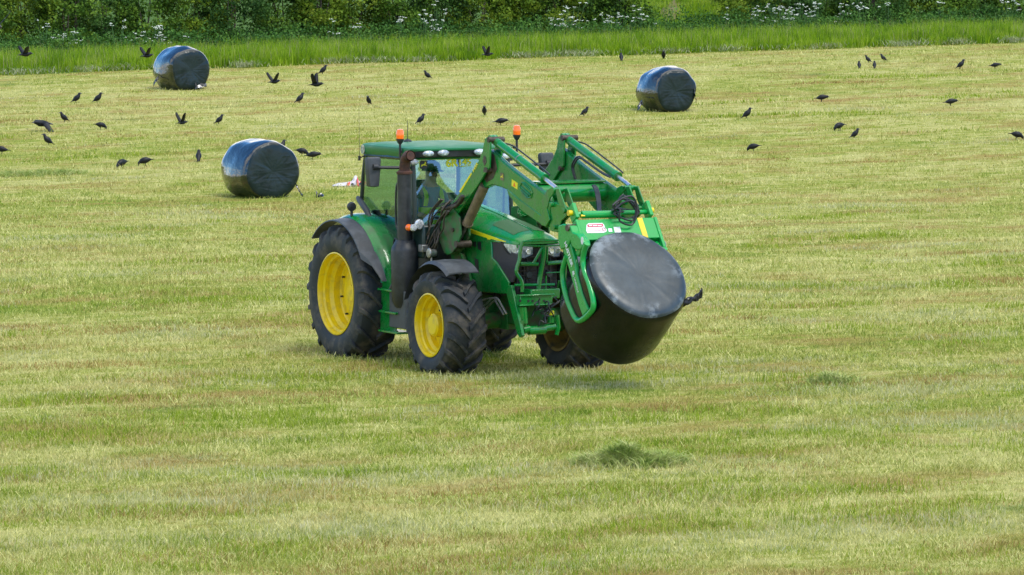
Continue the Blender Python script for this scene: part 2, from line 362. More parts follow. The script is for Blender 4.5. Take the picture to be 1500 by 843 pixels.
def blades(P, L, W, lean, rnd, name, bend=.5):
    "two-piece bent blades of grass: base quad + tip triangle"
    n = len(P); a = rng.uniform(0, 2*np.pi, n); b = rng.uniform(0, 2*np.pi, n)
    side = np.stack([np.cos(a), np.sin(a), np.zeros(n)], 1)*W[:, None]/2
    tip = np.stack([np.cos(b)*lean, np.sin(b)*lean, np.sqrt(np.maximum(.05, 1-lean**2))], 1)*L[:, None]
    mid = np.stack([np.cos(b)*lean*.3, np.sin(b)*lean*.3, .62*np.sqrt(np.maximum(.2, 1-lean**2))+0*b], 1)*L[:, None]
    A, B = P-side, P+side; Cc, D = P+mid+side*.7, P+mid-side*.7
    t = P+tip
    q = np.stack([A, B, Cc], 1); q2 = np.stack([A, Cc, D], 1); q3 = np.stack([D, Cc, t], 1)
    V = np.stack([q, q2, q3], 1).reshape(-1, 3)
    return np_mesh(name, V, 3, np.repeat(rnd, 3))

# ---------------------------------------------------------------- the ground
xs = np.concatenate([np.linspace(-900, -45, 14), np.linspace(-40, 40, 161), np.linspace(45, 900, 14)])
ys = np.concatenate([np.linspace(-300, 25, 8), np.linspace(30, 200, 341), np.linspace(205, 1800, 22)])
X, Y = np.meshgrid(xs, ys); Z = gz(X, Y)
me = bpy.data.meshes.new('field'); nx, ny = len(xs), len(ys)
V = np.stack([X, Y, Z], -1).reshape(-1, 3)
idx = np.arange(nx*ny).reshape(ny, nx); F = np.stack([idx[:-1, :-1], idx[:-1, 1:], idx[1:, 1:], idx[1:, :-1]], -1).reshape(-1, 4)
me.from_pydata(V.tolist(), [], F.tolist()); me.update()
for p in me.polygons: p.use_smooth = True
gm = bpy.data.materials.new('mown_turf'); gm.use_nodes = True; nt = gm.node_tree; pb = nt.nodes['Principled BSDF']; pb.inputs['Roughness'].default_value = .9; pb.inputs['Specular IOR Level'].default_value = .1
gc = grass_color(nt, False)
# beyond the mown edge the soil is under long green grass
geo = N(nt, 'ShaderNodeNewGeometry'); dt = N(nt, 'ShaderNodeVectorMath', operation='DOT_PRODUCT'); dt.inputs[1].default_value = tuple(VN); nt.links.new(geo.outputs['Position'], dt.inputs[0])
mr = N(nt, 'ShaderNodeMapRange'); k0 = VA.dot(VN)-VA.z*VN.z; mr.inputs[1].default_value = k0; mr.inputs[2].default_value = k0+.4; nt.links.new(dt.outputs['Value'], mr.inputs[0])
dk = N(nt, 'ShaderNodeMix', data_type='RGBA', blend_type='MULTIPLY'); dk.inputs['Factor'].default_value = 1; dk.inputs['B'].default_value = (.72, .72, .6, 1); nt.links.new(gc, dk.inputs['A'])
mg = N(nt, 'ShaderNodeMix', data_type='RGBA'); nt.links.new(mr.outputs[0], mg.inputs['Factor']); nt.links.new(dk.outputs['Result'], mg.inputs['A']); mg.inputs['B'].default_value = (.07, .14, .025, 1)
nt.links.new(mg.outputs['Result'], pb.inputs['Base Color'])
nb = N(nt, 'ShaderNodeTexNoise'); nb.inputs['Scale'].default_value = 25; nb.inputs['Detail'].default_value = 6
bp = N(nt, 'ShaderNodeBump'); bp.inputs['Distance'].default_value = .05; nt.links.new(geo.outputs['Position'], nb.inputs['Vector']); nt.links.new(nb.outputs[0], bp.inputs['Height']); nt.links.new(bp.outputs[0], pb.inputs['Normal'])
tag(obj('field', me, gm), 'mown grass field sloping up to the hedge', kind='structure')

# mown grass: short cut blades, denser close by
NB = 950000
u = rng.uniform(0, 1, NB); d0, d1 = 38., 172.
d = 1/(1/d0+u*(1/d1-1/d0)); x = rng.uniform(-1, 1, NB)*(.118*d+1.0)
# clumping: reject part of the blades where a smooth random field is low
k = vdist(x, d) < .25; x, d = x[k], d[k]
cs, sn = math.cos(STR), math.sin(STR); uu, vv = x*cs+d*sn, -x*sn+d*cs
def fbm(u, v, f, seed):
    r = np.random.default_rng(seed); s = 0
    for i in range(14):
        a, b, p = r.normal(0, 1), r.normal(0, 1), r.uniform(0, 6.28); s = s+np.sin((a*u*f[0]+b*v*f[1])*(1+i*.25)+p)/(1+i*.18)
    return s/4
cl = .8*fbm(uu, vv, (.9, 1.7), 3)+.6*fbm(uu, vv, (.25, .5), 4)
f = (d/50)
hgt = np.clip(.042+.024*cl+rng.normal(0, .012, len(x)), .018, .15)*f**.3
wid = .0075*f**.9*rng.uniform(.6, 1.4, len(x))
P = np.stack([x, d, gz(x, d)-.005], 1)
lean = np.clip(rng.beta(3.6, 1.1, len(x)), .2, .99)
lg = rng.uniform(0, 1, len(x)) < .09
lean = np.where(lg, .985, lean); P[:, 2] += np.where(lg, .03, 0); wid = np.where(lg, wid*.8, wid)
me = blades(P, hgt*rng.uniform(.7, 2.0, len(x))*np.where(lg, 1.9, 1), wid, lean, rng.uniform(0, 1, len(x)), 'mown_grass')
M['mown'] = leaf_mat('mown_grass', colsock=lambda nt: grass_color(nt, True), trans=.3, rough=.7)
tag(obj('mown_grass', me, M['mown']), 'short yellowish green mown grass blades covering the field', 'grass', kind='stuff')

# lusher and browner tufts the mower left, drawn out along the mowing direction
def tufts(spots, nper, name, cols, lab, hmul=1.0):
    P, Hh = [], []
    for (x0, y0, ln, wd, hh) in spots:
        m_ = int(nper*ln*wd*2.2/(y0/60)); t = rng.normal(0, ln*.45, m_); s_ = rng.normal(0, wd*.45, m_)+.25*wd*np.sin(t*3+x0)
        xx = x0+t*cs-s_*sn; yy = y0+t*sn+s_*cs; P.append(np.stack([xx, yy, gz(xx, yy)-.005], 1)); Hh.append(hh*rng.uniform(.45, 1.25, m_))
    P = np.concatenate(P); Hh = np.concatenate(Hh); k = vdist(P[:, 0], P[:, 1]) < .1; P, Hh = P[k], Hh[k]*hmul
    me = blades(P, Hh, .009*(P[:, 1]/55)**.9*rng.uniform(.7, 1.4, len(P)), rng.beta(2.2, 1.6, len(P))*.97, rng.uniform(0, 1, len(P)), name)
    m_ = leaf_mat(name, cols=cols, trans=.3, nscale=3, rough=.7)
    tag(obj(name, me, m_), lab, 'grass', kind='stuff')
def spots(n, seed, l=(.4, 2.2), w_=(.08, .35), h=(.06, .13)):
    r = random.Random(seed); o = []
    for i in range(n):
        y0 = 1/(1/40+r.random()*(1/150-1/40)); o.append((r.uniform(-1, 1)*.115*y0, y0, r.uniform(*l), r.uniform(*w_), r.uniform(*h)))
    return o
sp_ = spots(170, 5, w_=(.2, .7))
for px, py in ((1075, 172), (1110, 170), (1150, 168), (1190, 170), (1230, 167), (1275, 169), (1010, 175), (1000, 668), (1050, 665), (1240, 190), (140, 232), (60, 237), (200, 228), (1160, 553), (1120, 560), (1020, 760), (950, 655)):
    g_ = ground_at(px, py); sp_.append((g_.x, g_.y, 1.5 if py < 300 else .7, .22, .12))
tufts(sp_, 280, 'grass_tufts', [(.15, .25, .015), (.24, .34, .02), (.34, .43, .035), (.46, .50, .10)], 'brighter green tufts of grass missed by the mower')
tufts(spots(120, 9, l=(.5, 2.2), w_=(.25, .8), h=(.04, .08)), 260, 'dry_tufts', [(.20, .15, .04), (.36, .24, .07), (.48, .34, .12), (.58, .48, .22)], 'brown dried stubble tufts among the mown grass')
# pale dead straw lying flat
tufts(spots(150, 13, l=(.5, 2.2), w_=(.2, .8), h=(.05, .10)), 260, 'pale_straw', [(.36, .38, .14), (.50, .50, .22), (.62, .60, .33), (.74, .70, .45)], 'pale straw lying loose on the mown grass')

# the long grass of the verge
def along(n, lo, hi, ext=3.0):
    s = rng.uniform(-ext-2, _vl+ext, n); q = rng.uniform(lo, hi, n)
    return VA.x+_vd.x*s+VN.x*q, VA.y+_vd.y*s+VN.y*q, s, q
x, y, s, q = along(80000, 0, 1); q = (q**1.3)*6.0
x = VA.x+_vd.x*s+VN.x*q; y = VA.y+_vd.y*s+VN.y*q
edge = .38*np.sin(s*1.1)+.3*np.sin(s*2.7+1)+.3*np.sin(s*.43)+rng.normal(0, .22, len(s))
k = q > edge; x, y, s, q = x[k], y[k], s[k], q[k]
h = np.clip(.36+.28*np.clip(q/1.2, 0, 1)+.10*fbm(s, q, (.9, 1.2), 5), .12, .8)*rng.uniform(.6, 1.15, len(x))
me = blades(np.stack([x, y, gz(x, y)-.01], 1), h, rng.uniform(.014, .032, len(x)), rng.beta(1.6, 3.2, len(x))*.8, rng.uniform(0, 1, len(x)), 'verge')
M['verge'] = leaf_mat('verge_grass', cols=[(.10, .21, .016), (.21, .37, .014), (.34, .49, .02), (.48, .58, .10)], trans=.4, nscale=1.3)
tag(obj('verge_grass', me, M['verge']), 'long bright green uncut grass along the foot of the hedge', 'grass', kind='stuff')
x, y, s, q = along(5200, .2, 6.0)
me = blades(np.stack([x, y, gz(x, y)], 1), rng.uniform(.45, .85, len(x)), rng.uniform(.008, .016, len(x)), rng.beta(1.4, 4, len(x))*.7, rng.uniform(0, 1, len(x)), 'seed_stems')
tag(obj('seed_stems', me, leaf_mat('seed_stems', cols=[(.20, .22, .07), (.34, .33, .14), (.45, .40, .22)], trans=.2, nscale=2)), 'thin pale grass stems gone to seed in the verge', 'grass', kind='stuff')
mx_ = rng.normal(6.8, 2.6, 26000); my_ = rng.normal(172.0, 3.2, 26000); k = vdist(mx_, my_) > 6.2; mx_, my_ = mx_[k], my_[k]
k = ((mx_-5.55)/.35)**2+((my_-169.4)/1.1)**2 > rng.uniform(-.8, 1.6, len(mx_)); mx_, my_ = mx_[k], my_[k]
me = blades(np.stack([mx_, my_, gz(mx_, my_)-.01], 1), rng.uniform(.12, .34, len(mx_)), rng.uniform(.014, .03, len(mx_)), rng.beta(1.6, 2.4, len(mx_))*.9, rng.uniform(0, 1, len(mx_)), 'bank_grass')
tag(obj('bank_grass', me, M['verge']), 'bright grass on the low bank in the gap of the hedge', 'grass', kind='stuff')
g_ = gz(5.5, 170.2); bm = BM(); r_ = random.Random(2); row = []
for i in range(9):
    row.append([bm.verts.new((lambda x_, y_: (x_, y_, float(gz(x_, y_))+.10*math.sin(i*math.pi/8)*math.sin(j*math.pi/8)+r_.uniform(-.015, .02)-.03))(5.55+.075*(i-4)*(1+.5*math.sin(j*math.pi/8))+r_.uniform(-.05, .05), 168.3+.28*j+r_.uniform(-.1, .1))) for j in range(9)])
for a_, b_ in zip(row, row[1:]):
    for j in range(8): bm.faces.new((a_[j], b_[j], b_[j+1], a_[j+1]))
M['soil'] = mat('bare_soil', (.17, .15, .06), .9, 0, (.11, .13, .04), 3, bump=.03, bscale=12)
tag(obj('bare_ground', bm, M['soil']), 'patch of bare brown soil on the grassy bank', kind='structure')
# wisps of dry hay raked against the verge
hx, hy = [], []
for sc in np.cumsum(rng.uniform(.8, 3.0, 30)):
    if sc > _vl+2: break
    m_ = int(rng.uniform(40, 260)); ss = rng.normal(sc, rng.uniform(.25, .7), m_); qq = rng.normal(.0, .16, m_)
    hx.append(VA.x+_vd.x*ss+VN.x*qq); hy.append(VA.y+_vd.y*ss+VN.y*qq)
hx, hy = np.concatenate(hx), np.concatenate(hy)
M['hay'] = leaf_mat('dry_hay', cols=[(.20, .25, .12), (.34, .37, .20), (.45, .46, .28)], trans=.1, nscale=2)
me = blades(np.stack([hx, hy, gz(hx, hy)+rng.uniform(0, .14, len(hx))], 1), rng.uniform(.15, .35, len(hx)), rng.uniform(.012, .025, len(hx)), rng.uniform(.8, .97, len(hx)), rng.uniform(0, 1, len(hx)), 'hay')
tag(obj('hay_wisps', me, M['hay']), 'greyish dry hay wisps lying along the edge of the mown field', 'hay', kind='stuff')

# ---------------------------------------------------------------- leaves
def leaves(Pc, size, name, up=.0, rnd=None):
    n = len(Pc); a = rng.normal(0, 1, (n, 3)); a /= np.linalg.norm(a, axis=1)[:, None]
    b = rng.normal(0, 1, (n, 3)); b[:, 2] += up; b -= a*(a*b).sum(1)[:, None]; b /= np.linalg.norm(b, axis=1)[:, None]
    sz = (size*rng.uniform(.6, 1.3, n))[:, None]
    V = np.stack([Pc-a*sz*.5, Pc+b*sz*.35, Pc+a*sz*.5, Pc-b*sz*.35], 1).reshape(-1, 3)
    return np_mesh(name, V, 4, rng.uniform(0, 1, n) if rnd is None else rnd)
# undergrowth of nettles and weeds
x, y, s, q = along(60000, 4.2, 7.6)
hh = np.clip(.55+.30*fbm(s, q, (1.1, 1.5), 8)+.12*(q-4.2), .2, 1.3)
zz = gz(x, y)+hh*rng.uniform(.05, 1, len(x))**.7
me = leaves(np.stack([x, y, zz], 1), .085, 'undergrowth', up=.6)
M['under'] = leaf_mat('nettle_leaves', cols=[(.025, .075, .015), (.05, .13, .025), (.085, .20, .03), (.14, .27, .045)], trans=.2, nscale=1.1)
tag(obj('undergrowth', me, M['under']), 'dark green nettles and weeds below the hedge', 'undergrowth', kind='stuff')
# hawthorn shrubs of the hedge
M['bark'] = mat('bark', (.11, .085, .06), .85, 0, (.06, .05, .035), 20, bump=.01)
HC = [[(.020, .05, .010), (.06, .13, .016), (.12, .22, .022), (.21, .32, .04)],
      [(.028, .06, .010), (.085, .155, .013), (.17, .25, .018), (.27, .34, .04)],
      [(.016, .05, .013), (.045, .11, .022), (.08, .17, .032), (.14, .25, .05)]]
HM = [leaf_mat('hawthorn_leaves_%d' % i, cols=c, trans=.2, nscale=1.6) for i, c in enumerate(HC)]
def along_pt(px, q):
    "point at distance q beyond the verge edge, in the column px"
    lo, hi = 100., 300.; v = ray(px, 60)
    for _ in range(50):
        m_ = (lo+hi)/2; p = CAM+v*m_
        if vdist(p.x, p.y) < q: lo = m_
        else: hi = m_
    p = CAM+v*lo; return Vector((p.x, p.y, float(gz(p.x, p.y))))
shr = [(-40, 0, 3.0), (30, 1, 2.9), (105, 0, 2.6), (150, 2, 3.0), (215, 0, 2.8), (285, 1, 2.8), (340, 2, 3.1), (410, 0, 3.0), (470, 1, 3.1), (520, 1, 2.8), (580, 0, 2.9), (645, 2, 2.9), (700, 1, 3.0), (760, 0, 2.9),
       (800, 1, 2.8), (855, 2, 3.0), (905, 0, 2.8), (1095, 1, 2.8), (1150, 2, 2.8), (1215, 0, 3.0), (1270, 2, 2.8), (1330, 1, 3.0), (1385, 0, 3.0), (1440, 2, 3.1), (1500, 0, 3.0), (1560, 2, 2.8)]
kinds = ['dark green', 'yellowish green', 'deep bluish green']
for i, (px, kd, hh) in enumerate(shr):
    p = along_pt(px, 8.2+(i % 2)*.5); root = empty('hawthorn_shrub', p)
    nb_ = "first second third fourth fifth sixth seventh eighth ninth tenth eleventh twelfth thirteenth fourteenth fifteenth sixteenth seventeenth".split()
    if i < 17: lab = '%s hawthorn shrub, %s from the left end of the hedge' % (kinds[kd], nb_[i])
    else: lab = '%s hawthorn shrub, %s to the right of the grassy gap in the hedge' % (kinds[kd], nb_[i-17])
    tag(root, lab, 'shrub', 'hawthorn shrubs forming the hedge')
    pts = []; rn = []
    for c in range(62):
        a = rng.normal(0, 1, 3); a /= np.linalg.norm(a); r_ = rng.uniform(.35, 1)**.5
        cx = a*r_*np.array([1.25, 1.0, hh*.44]); cx[2] += hh*.50; cx[1] -= .25*(1 if cx[2] < 1.2 else 0)
        m_ = rng.integers(80, 150); tone = rng.uniform(0, 1)
        dv = rng.normal(0, 1, (m_, 3)); dv /= np.linalg.norm(dv, axis=1)[:, None]; dv *= (rng.uniform(.3, 1, m_)**.4)[:, None]
        pts.append(cx+dv*np.array([.40, .36, .30])*rng.uniform(.7, 1.2)); rn.append(np.clip(tone*.65+rng.uniform(0, .5, m_), 0, 1))
    pts = np.concatenate(pts); rn = np.concatenate(rn); k = pts[:, 2] > .15; pts, rn = pts[k], rn[k]
    obj('crown', leaves(pts, .10, 'crown', rnd=rn), HM[kd], root)
    bm = BM()
    for c in range(4):
        a = random.uniform(0, 6.28); b = [Vector((math.cos(a)*.1*c*.5, math.sin(a)*.1*c*.5, -.05))]
        for j in range(4): b.append(b[-1]+Vector((random.uniform(-.18, .18), random.uniform(-.15, .15), hh*.2)))
        tube(bm, b, [.05, .04, .03, .02, .01], 6)
    obj('trunk', bm, M['bark'], root)
# cow parsley
def parsley(wd, hd, nh, h, seed):
    r = random.Random(seed); bs = BM(); heads = []
    for i in range(nh):
        bf = BM(); heads.append(bf)
        tx, ty, tz = r.gauss(0, wd*.32), r.gauss(0, .2), h-r.uniform(0, hd)
        tube(bs, [(tx*.25, ty*.3, 0), (tx*.6, ty*.6, tz*.6), (tx, ty, tz)], [.008, .006, .004], 4)
        for j in range(r.randint(4, 8)):
            ox, oy, oz = r.gauss(0, .035), r.gauss(0, .035), r.gauss(0, .012)
            tube(bf, [(tx, ty, tz-.03), (tx+ox, ty+oy, tz+oz+.004)], .004, 3, mi=1)
            m_ = Matrix.Translation((tx+ox, ty+oy, tz+oz+.004)) @ Matrix.Diagonal((1, 1, .45, 1))
            bmesh.ops.create_icosphere(bf, subdivisions=1, radius=r.uniform(.016, .028), matrix=m_)
    return bs, heads
M['petal'] = mat('white_petals', (.80, .83, .72), .8)
M['stem'] = mat('green_stem', (.08, .16, .05), .7)
cps = [(64, 36, 22, 12, 6), (90, 54, 18, 8, 9), (107, 55, 16, 20, 14), (172, 36, 28, 14, 7), (196, 57, 22, 16, 12), (233, 50, 34, 28, 34), (276, 60, 22, 14, 7), (488, 38, 30, 26, 7), (522, 36, 12, 10, 5), (588, 30, 16, 14, 9), (620, 22, 16, 26, 9), (640, 24, 22, 46, 26),
       (815, 34, 16, 12, 12), (838, 22, 34, 40, 30), (895, 28, 42, 20, 24), (935, 22, 24, 26, 14), (1060, 22, 20, 30, 6), (1105, 20, 26, 22, 14), (1145, 22, 34, 32, 40), (1175, 14, 26, 22, 20), (1195, 14, 14, 20, 9), (1228, 20, 24, 30, 14), (1262, 8, 30, 14, 16), (1300, 6, 12, 10, 4), (1378, 9, 10, 12, 4), (1472, 8, 30, 16, 12)]
cl_ = ['sparse cow parsley leftmost of all at the foot of the hedge', 'small cow parsley clump just left of the tall narrow one near the left edge', 'tall narrow cow parsley clump with crowded heads near the left edge', 'thin cow parsley high in the hedge to the left of the far left bale',
       'middling cow parsley clump just left of the dense round one by the far left bale', 'dense round cow parsley clump above and left of the far left bale', 'few white heads of cow parsley just above the far left bale', 'sparse cow parsley with scattered heads midway between far left bale and tractor beacons', 'tiny cow parsley beside the sparse scattered one left of the tractor exhaust',
       'small pinkish white cow parsley left of the tall clump above the tractor cab', 'left half of the tall pair of cow parsley above the tractor cab', 'tallest cow parsley clump, white from hedge top to foot above the tractor cab',
       'low compact cow parsley left of the large clump above the loader', 'large upright cow parsley clump in the hedge above the raised loader arms', 'broad low cow parsley clump between the loader clump and the grassy gap', 'loose cow parsley at the left rim of the grassy gap in the hedge',
       'few white heads of cow parsley at the right rim of the grassy gap', 'middling cow parsley just left of the densest clump on the right side', 'densest and widest white cow parsley clump on the right side of the hedge', 'cow parsley clump just right of the densest clump', 'narrow cow parsley second to the right of the densest clump', 'upright loose cow parsley third to the right of the densest clump',
       'broad cow parsley cut by the top of the picture on the right side', 'few tiny cow parsley heads near the picture top above the four small crows', 'single small cow parsley high in the hedge above the two right hand crows', 'rightmost cow parsley clump near the right edge of the picture']
for i, (px, py, wp, hp, nh) in enumerate(cps):
    nh = max(3, int(nh*.8))
    p = along_pt(px, 6.0); dd = (p-CAM).dot(CD); sc_ = FPX/dd
    top = (CAM+ray(px, py-hp/2)*dd).z-p.z
    bs, bf = parsley(wp/sc_*1.05, hp/sc_, nh, max(.5, top), 100+i)
    root = empty('cow_parsley', p); tag(root, cl_[i], 'wildflower', 'white cow parsley along the hedge')
    obj('stem', bs, M['stem'], root); 
    for h_ in bf: obj('flower_head', h_, [M['petal'], M['stem']], root)

# ---------------------------------------------------------------- the tractor (own frame: x forward, y left, z up)
TR = empty('tractor', O, YAW)
tag(TR, 'green tractor with yellow wheel rims carrying a wrapped bale on its front loader', 'tractor')
def P3(px, py, ax, v): return T(px, py, ax, v)
# --- wheels
def wheel(x, side, R0, w_, rimr, nl, cz, yc, hub, lh):
    "local frame at the hub; outer side is -Y for side=-1"
    hw = w_/2; s = side
    wo_ = empty('wheel', (x, yc*side, cz), 0, TR)
    bm = BM(); Rc = R0-lh
    prof = [(rimr-.01, s*(hw-.02)), (rimr+.02, s*(hw+.005)), (rimr+(Rc-rimr)*.35, s*(hw+.03)), (rimr+(Rc-rimr)*.7, s*(hw+.028)), (Rc-.03, s*(hw-.005)), (Rc-.005, s*(hw-.05)), (Rc, s*hw*.5), (Rc+.004, 0),
            (Rc, -s*hw*.5), (Rc-.005, -s*(hw-.05)), (Rc-.03, -s*(hw-.005)), (rimr+(Rc-rimr)*.7, -s*(hw+.028)), (rimr+(Rc-rimr)*.35, -s*(hw+.03)), (rimr+.02, -s*(hw+.005)), (rimr-.01, -s*(hw-.02))]
    lathe(bm, prof, seg=96, cap=False)
    for sg in (1, -1):
        for k in range(nl):
            a0 = 2*math.pi*(k+(.5 if sg < 0 else 0))/nl
            secs = []
            st = [(-.03, 0, 1), (.10, .12, 1), (.30, .38, 1), (.6, .72, 1.0), (.86, .95, 1.1), (1.0, 1.04, 1.15), (1.05, 1.08, 1.1)]
            for i, (t, lag, wf) in enumerate(st):
                y = sg*t*hw; a = a0+lag*(hw*.95)/R0
                top = R0 if t < .9 else (R0-.02 if t < 1.02 else R0-.075)
                base = Rc-.02 if t < .9 else (Rc-.04 if t < 1.02 else Rc-.10)
                ht = .024*wf; hb = .036*wf
                yy = y if t < 1.02 else sg*(hw+.03)
                # direction across the lug is mostly tangential
                def pt(r, o): return Vector((math.cos(a+o/R0)*r, yy, math.sin(a+o/R0)*r))
                secs.append([pt(base, -hb), pt(top, -ht), pt(top, ht), pt(base, hb)])
            loft(bm, secs)
    # flattened where it stands on the ground
    for v in bm.verts:
        if v.co.z < -cz+.0: 
            dz = -cz-v.co.z; v.co.z = -cz-.0; v.co.y += math.copysign(dz*.25, v.co.y)
    ty = obj('tyre', bm, M['tyre'], wo_, sharp=30)
    bm = BM(); o_ = s*(hw-.005)
    if not hub:   # rear: deep dish
        prof = [(rimr-.005, o_-s*.02), (rimr+.004, o_+s*.012), (rimr-.012, o_+s*.016), (rimr-.022, o_), (rimr-.03, o_-s*.05), (rimr-.055, o_-s*.07), (rimr-.06, o_-s*.13), (rimr-.10, o_-s*.17), (rimr-.105, o_-s*.25), (rimr-.14, o_-s*.27), (rimr-.24, o_-s*.255), (rimr-.26, o_-s*.24), (.11, o_-s*.235), (.10, o_-s*.20), (0, o_-s*.20)]
    else:
        prof = [(rimr-.005, o_-s*.02), (rimr+.004, o_+s*.012), (rimr-.012, o_+s*.016), (rimr-.022, o_), (rimr-.03, o_-s*.05), (rimr-.05, o_-s*.065), (rimr-.055, o_-s*.11), (rimr-.085, o_-s*.14), (rimr-.09, o_-s*.20), (.20, o_-s*.18), (.15, o_-s*.17), (.14, o_-s*.05), (.12, o_-s*.035), (.115, o_-s*.03), (0, o_-s*.03)]
    lathe(bm, prof, seg=72, cap=False)
    inner = [(rimr-.005, -o_+s*.02), (rimr+.004, -o_-s*.012), (rimr-.03, -o_), (rimr-.07, -o_+s*.10), (rimr-.10, -s*.02), (.12, -s*.02), (.12, -s*.10), (0, -s*.10)]
    lathe(bm, inner, seg=48, cap=False)
    rm = obj('rim', bm, M['yellow'] if side < 0 or not hub else M['rimd'], wo_, sharp=25)
    bm = BM(); nb2 = 8; rb = rimr-.19 if not hub else .175
    for k in range(nb2):
        a = 2*math.pi*k/nb2+.2; yb = o_-s*(.235 if not hub else .165)
        cyl(bm, (math.cos(a)*rb, yb-s*.02, math.sin(a)*rb), (math.cos(a)*rb, yb+s*.015, math.sin(a)*rb), .014, seg=6)
    obj('wheel_bolt', bm, M['black'], wo_, split=True)
    return wo_
M['rimd'] = mat('muddy_yellow_rim', (.30, .20, .05), .7, 0, (.10, .08, .05), 6)
RRX, FRX = 0.0, 2.6
wheel(0, -1, .872, .50, .525, 19, .805, .885, False, .045)
wheel(0, 1, .872, .50, .525, 19, .805, .885, False, .045)
wheel(FRX, -1, .655, .47, .39, 18, .595, .885, True, .042)
wheel(FRX, 1, .655, .47, .39, 18, .595, .885, True, .042)
# --- chassis, axles
bm = BM()
box(bm, (1.2, 0, .85), (2.6, .46, .5)); box(bm, (2.75, 0, .80), (1.3, .34, .42)); box(bm, (.1, 0, .9), (.9, .7, .6))
cyl(bm, (0, -.75, .79), (0, .75, .79), .17, seg=16)
obj('chassis', bm, M['dirty'], TR, bevel=.02)
bm = BM()
tube(bm, [(FRX, -.72, .6), (FRX, -.5, .6), (FRX, -.3, .62), (FRX, .3, .62), (FRX, .5, .6), (FRX, .72, .6)], [.15, .14, .10, .10, .14, .15], 14)
box(bm, (FRX, 0, .64), (.5, .36, .24)); tube(bm, [(FRX-.28, -.5, .56), (FRX-.28, .5, .56)], .03)
obj('front_axle', bm, M['dirty'], TR, bevel=.012)
bm = BM()
box(bm, (1.95, 0, 1.15), (1.3, .50, .45)); box(bm, (2.7, 0, 1.1), (.9, .46, .3))
for k in range(8): box(bm, (1.5+k*.2, -.24, 1.0+.05*(k % 3)), (.09, .08, .2))
obj('engine', bm, M['black'], TR, bevel=.01)
# --- hood
def hsec(x, hw, ze, zc, zb, n=10):
    "cross-section: bottom right -> up -> over the crown -> bottom left"
    o = [Vector((x, -hw, zb)), Vector((x, -hw, ze-.06)), Vector((x, -hw+.006, ze-.02))]
    for k in range(n+1):
        t = -1+2*k/n; o.append(Vector((x, t*(hw-.02), ze+(zc-ze)*(1-abs(t)**2.6))))
    return o+[Vector((x, hw-.006, ze-.02)), Vector((x, hw, ze-.06)), Vector((x, hw, zb))]
bm = BM()
secs = [hsec(1.42, .39, 1.86, 2.02, 1.60), hsec(1.8, .385, 1.82, 1.975, 1.56), hsec(2.3, .37, 1.765, 1.905, 1.58), hsec(2.7, .355, 1.715, 1.84, 1.60), hsec(3.0, .345, 1.68, 1.79, 1.61), hsec(3.2, .335, 1.652, 1.745, 1.61), hsec(3.30, .32, 1.635, 1.705, 1.605), hsec(3.345, .29, 1.618, 1.665, 1.600)]
loft(bm, secs, closed=False)
n = len(secs[-1]); f_ = bm.verts[:]; bm.verts.ensure_lookup_table()
bm.faces.new([bm.verts[len(bm.verts)-n+k] for k in range(n)])
hood = obj('hood', bm, M['green'], TR, sharp=30)
bm = BM()   # recessed matt panels and creases on top of the hood
for sgn in (1, -1):
    for (x0, x1) in ((2.60, 3.16),):
        for j in range(6):
            a, b = x0+(x1-x0)*j/6, x0+(x1-x0)*(j+1)/6
            def hz(x, y):
                for q0, q1 in zip(HS, HS[1:]):
                    if q0[0] <= x <= q1[0]:
                        t = (x-q0[0])/(q1[0]-q0[0]); hw = q0[1]+(q1[1]-q0[1])*t; ze = q0[2]+(q1[2]-q0[2])*t; zc = q0[3]+(q1[3]-q0[3])*t
                        return ze+(zc-ze)*(1-abs(y/(hw-.02))**2.6)
            HS = [(2.3, .37, 1.765, 1.905), (2.7, .355, 1.715, 1.84), (3.0, .345, 1.68, 1.79), (3.2, .335, 1.652, 1.745)]
            for kk in range(4):
                y0, y1 = sgn*(.03+.055*kk), sgn*(.03+.055*(kk+1))
                q = [bm.verts.new((xx, yy, hz(xx, yy)+.004)) for xx, yy in ((a, y0), (b, y0), (b, y1), (a, y1))]
                bm.faces.new(q)
bmesh.ops.remove_doubles(bm, verts=bm.verts, dist=1e-4)
M['vent'] = mat('hood_mesh_panel', (.045, .13, .04), .6, 0, (.07, .15, .06), 60)
obj('vent_panel', bm, M['vent'], hood)
bm = BM()
tube(bm, [(x, 0, z+.006) for x, z in ((1.5, 2.01), (1.8, 1.975), (2.3, 1.905), (2.7, 1.84), (3.0, 1.79), (3.2, 1.745))], .008, 6, flat=.5)
obj('hood_crease', bm, M['green'], hood)
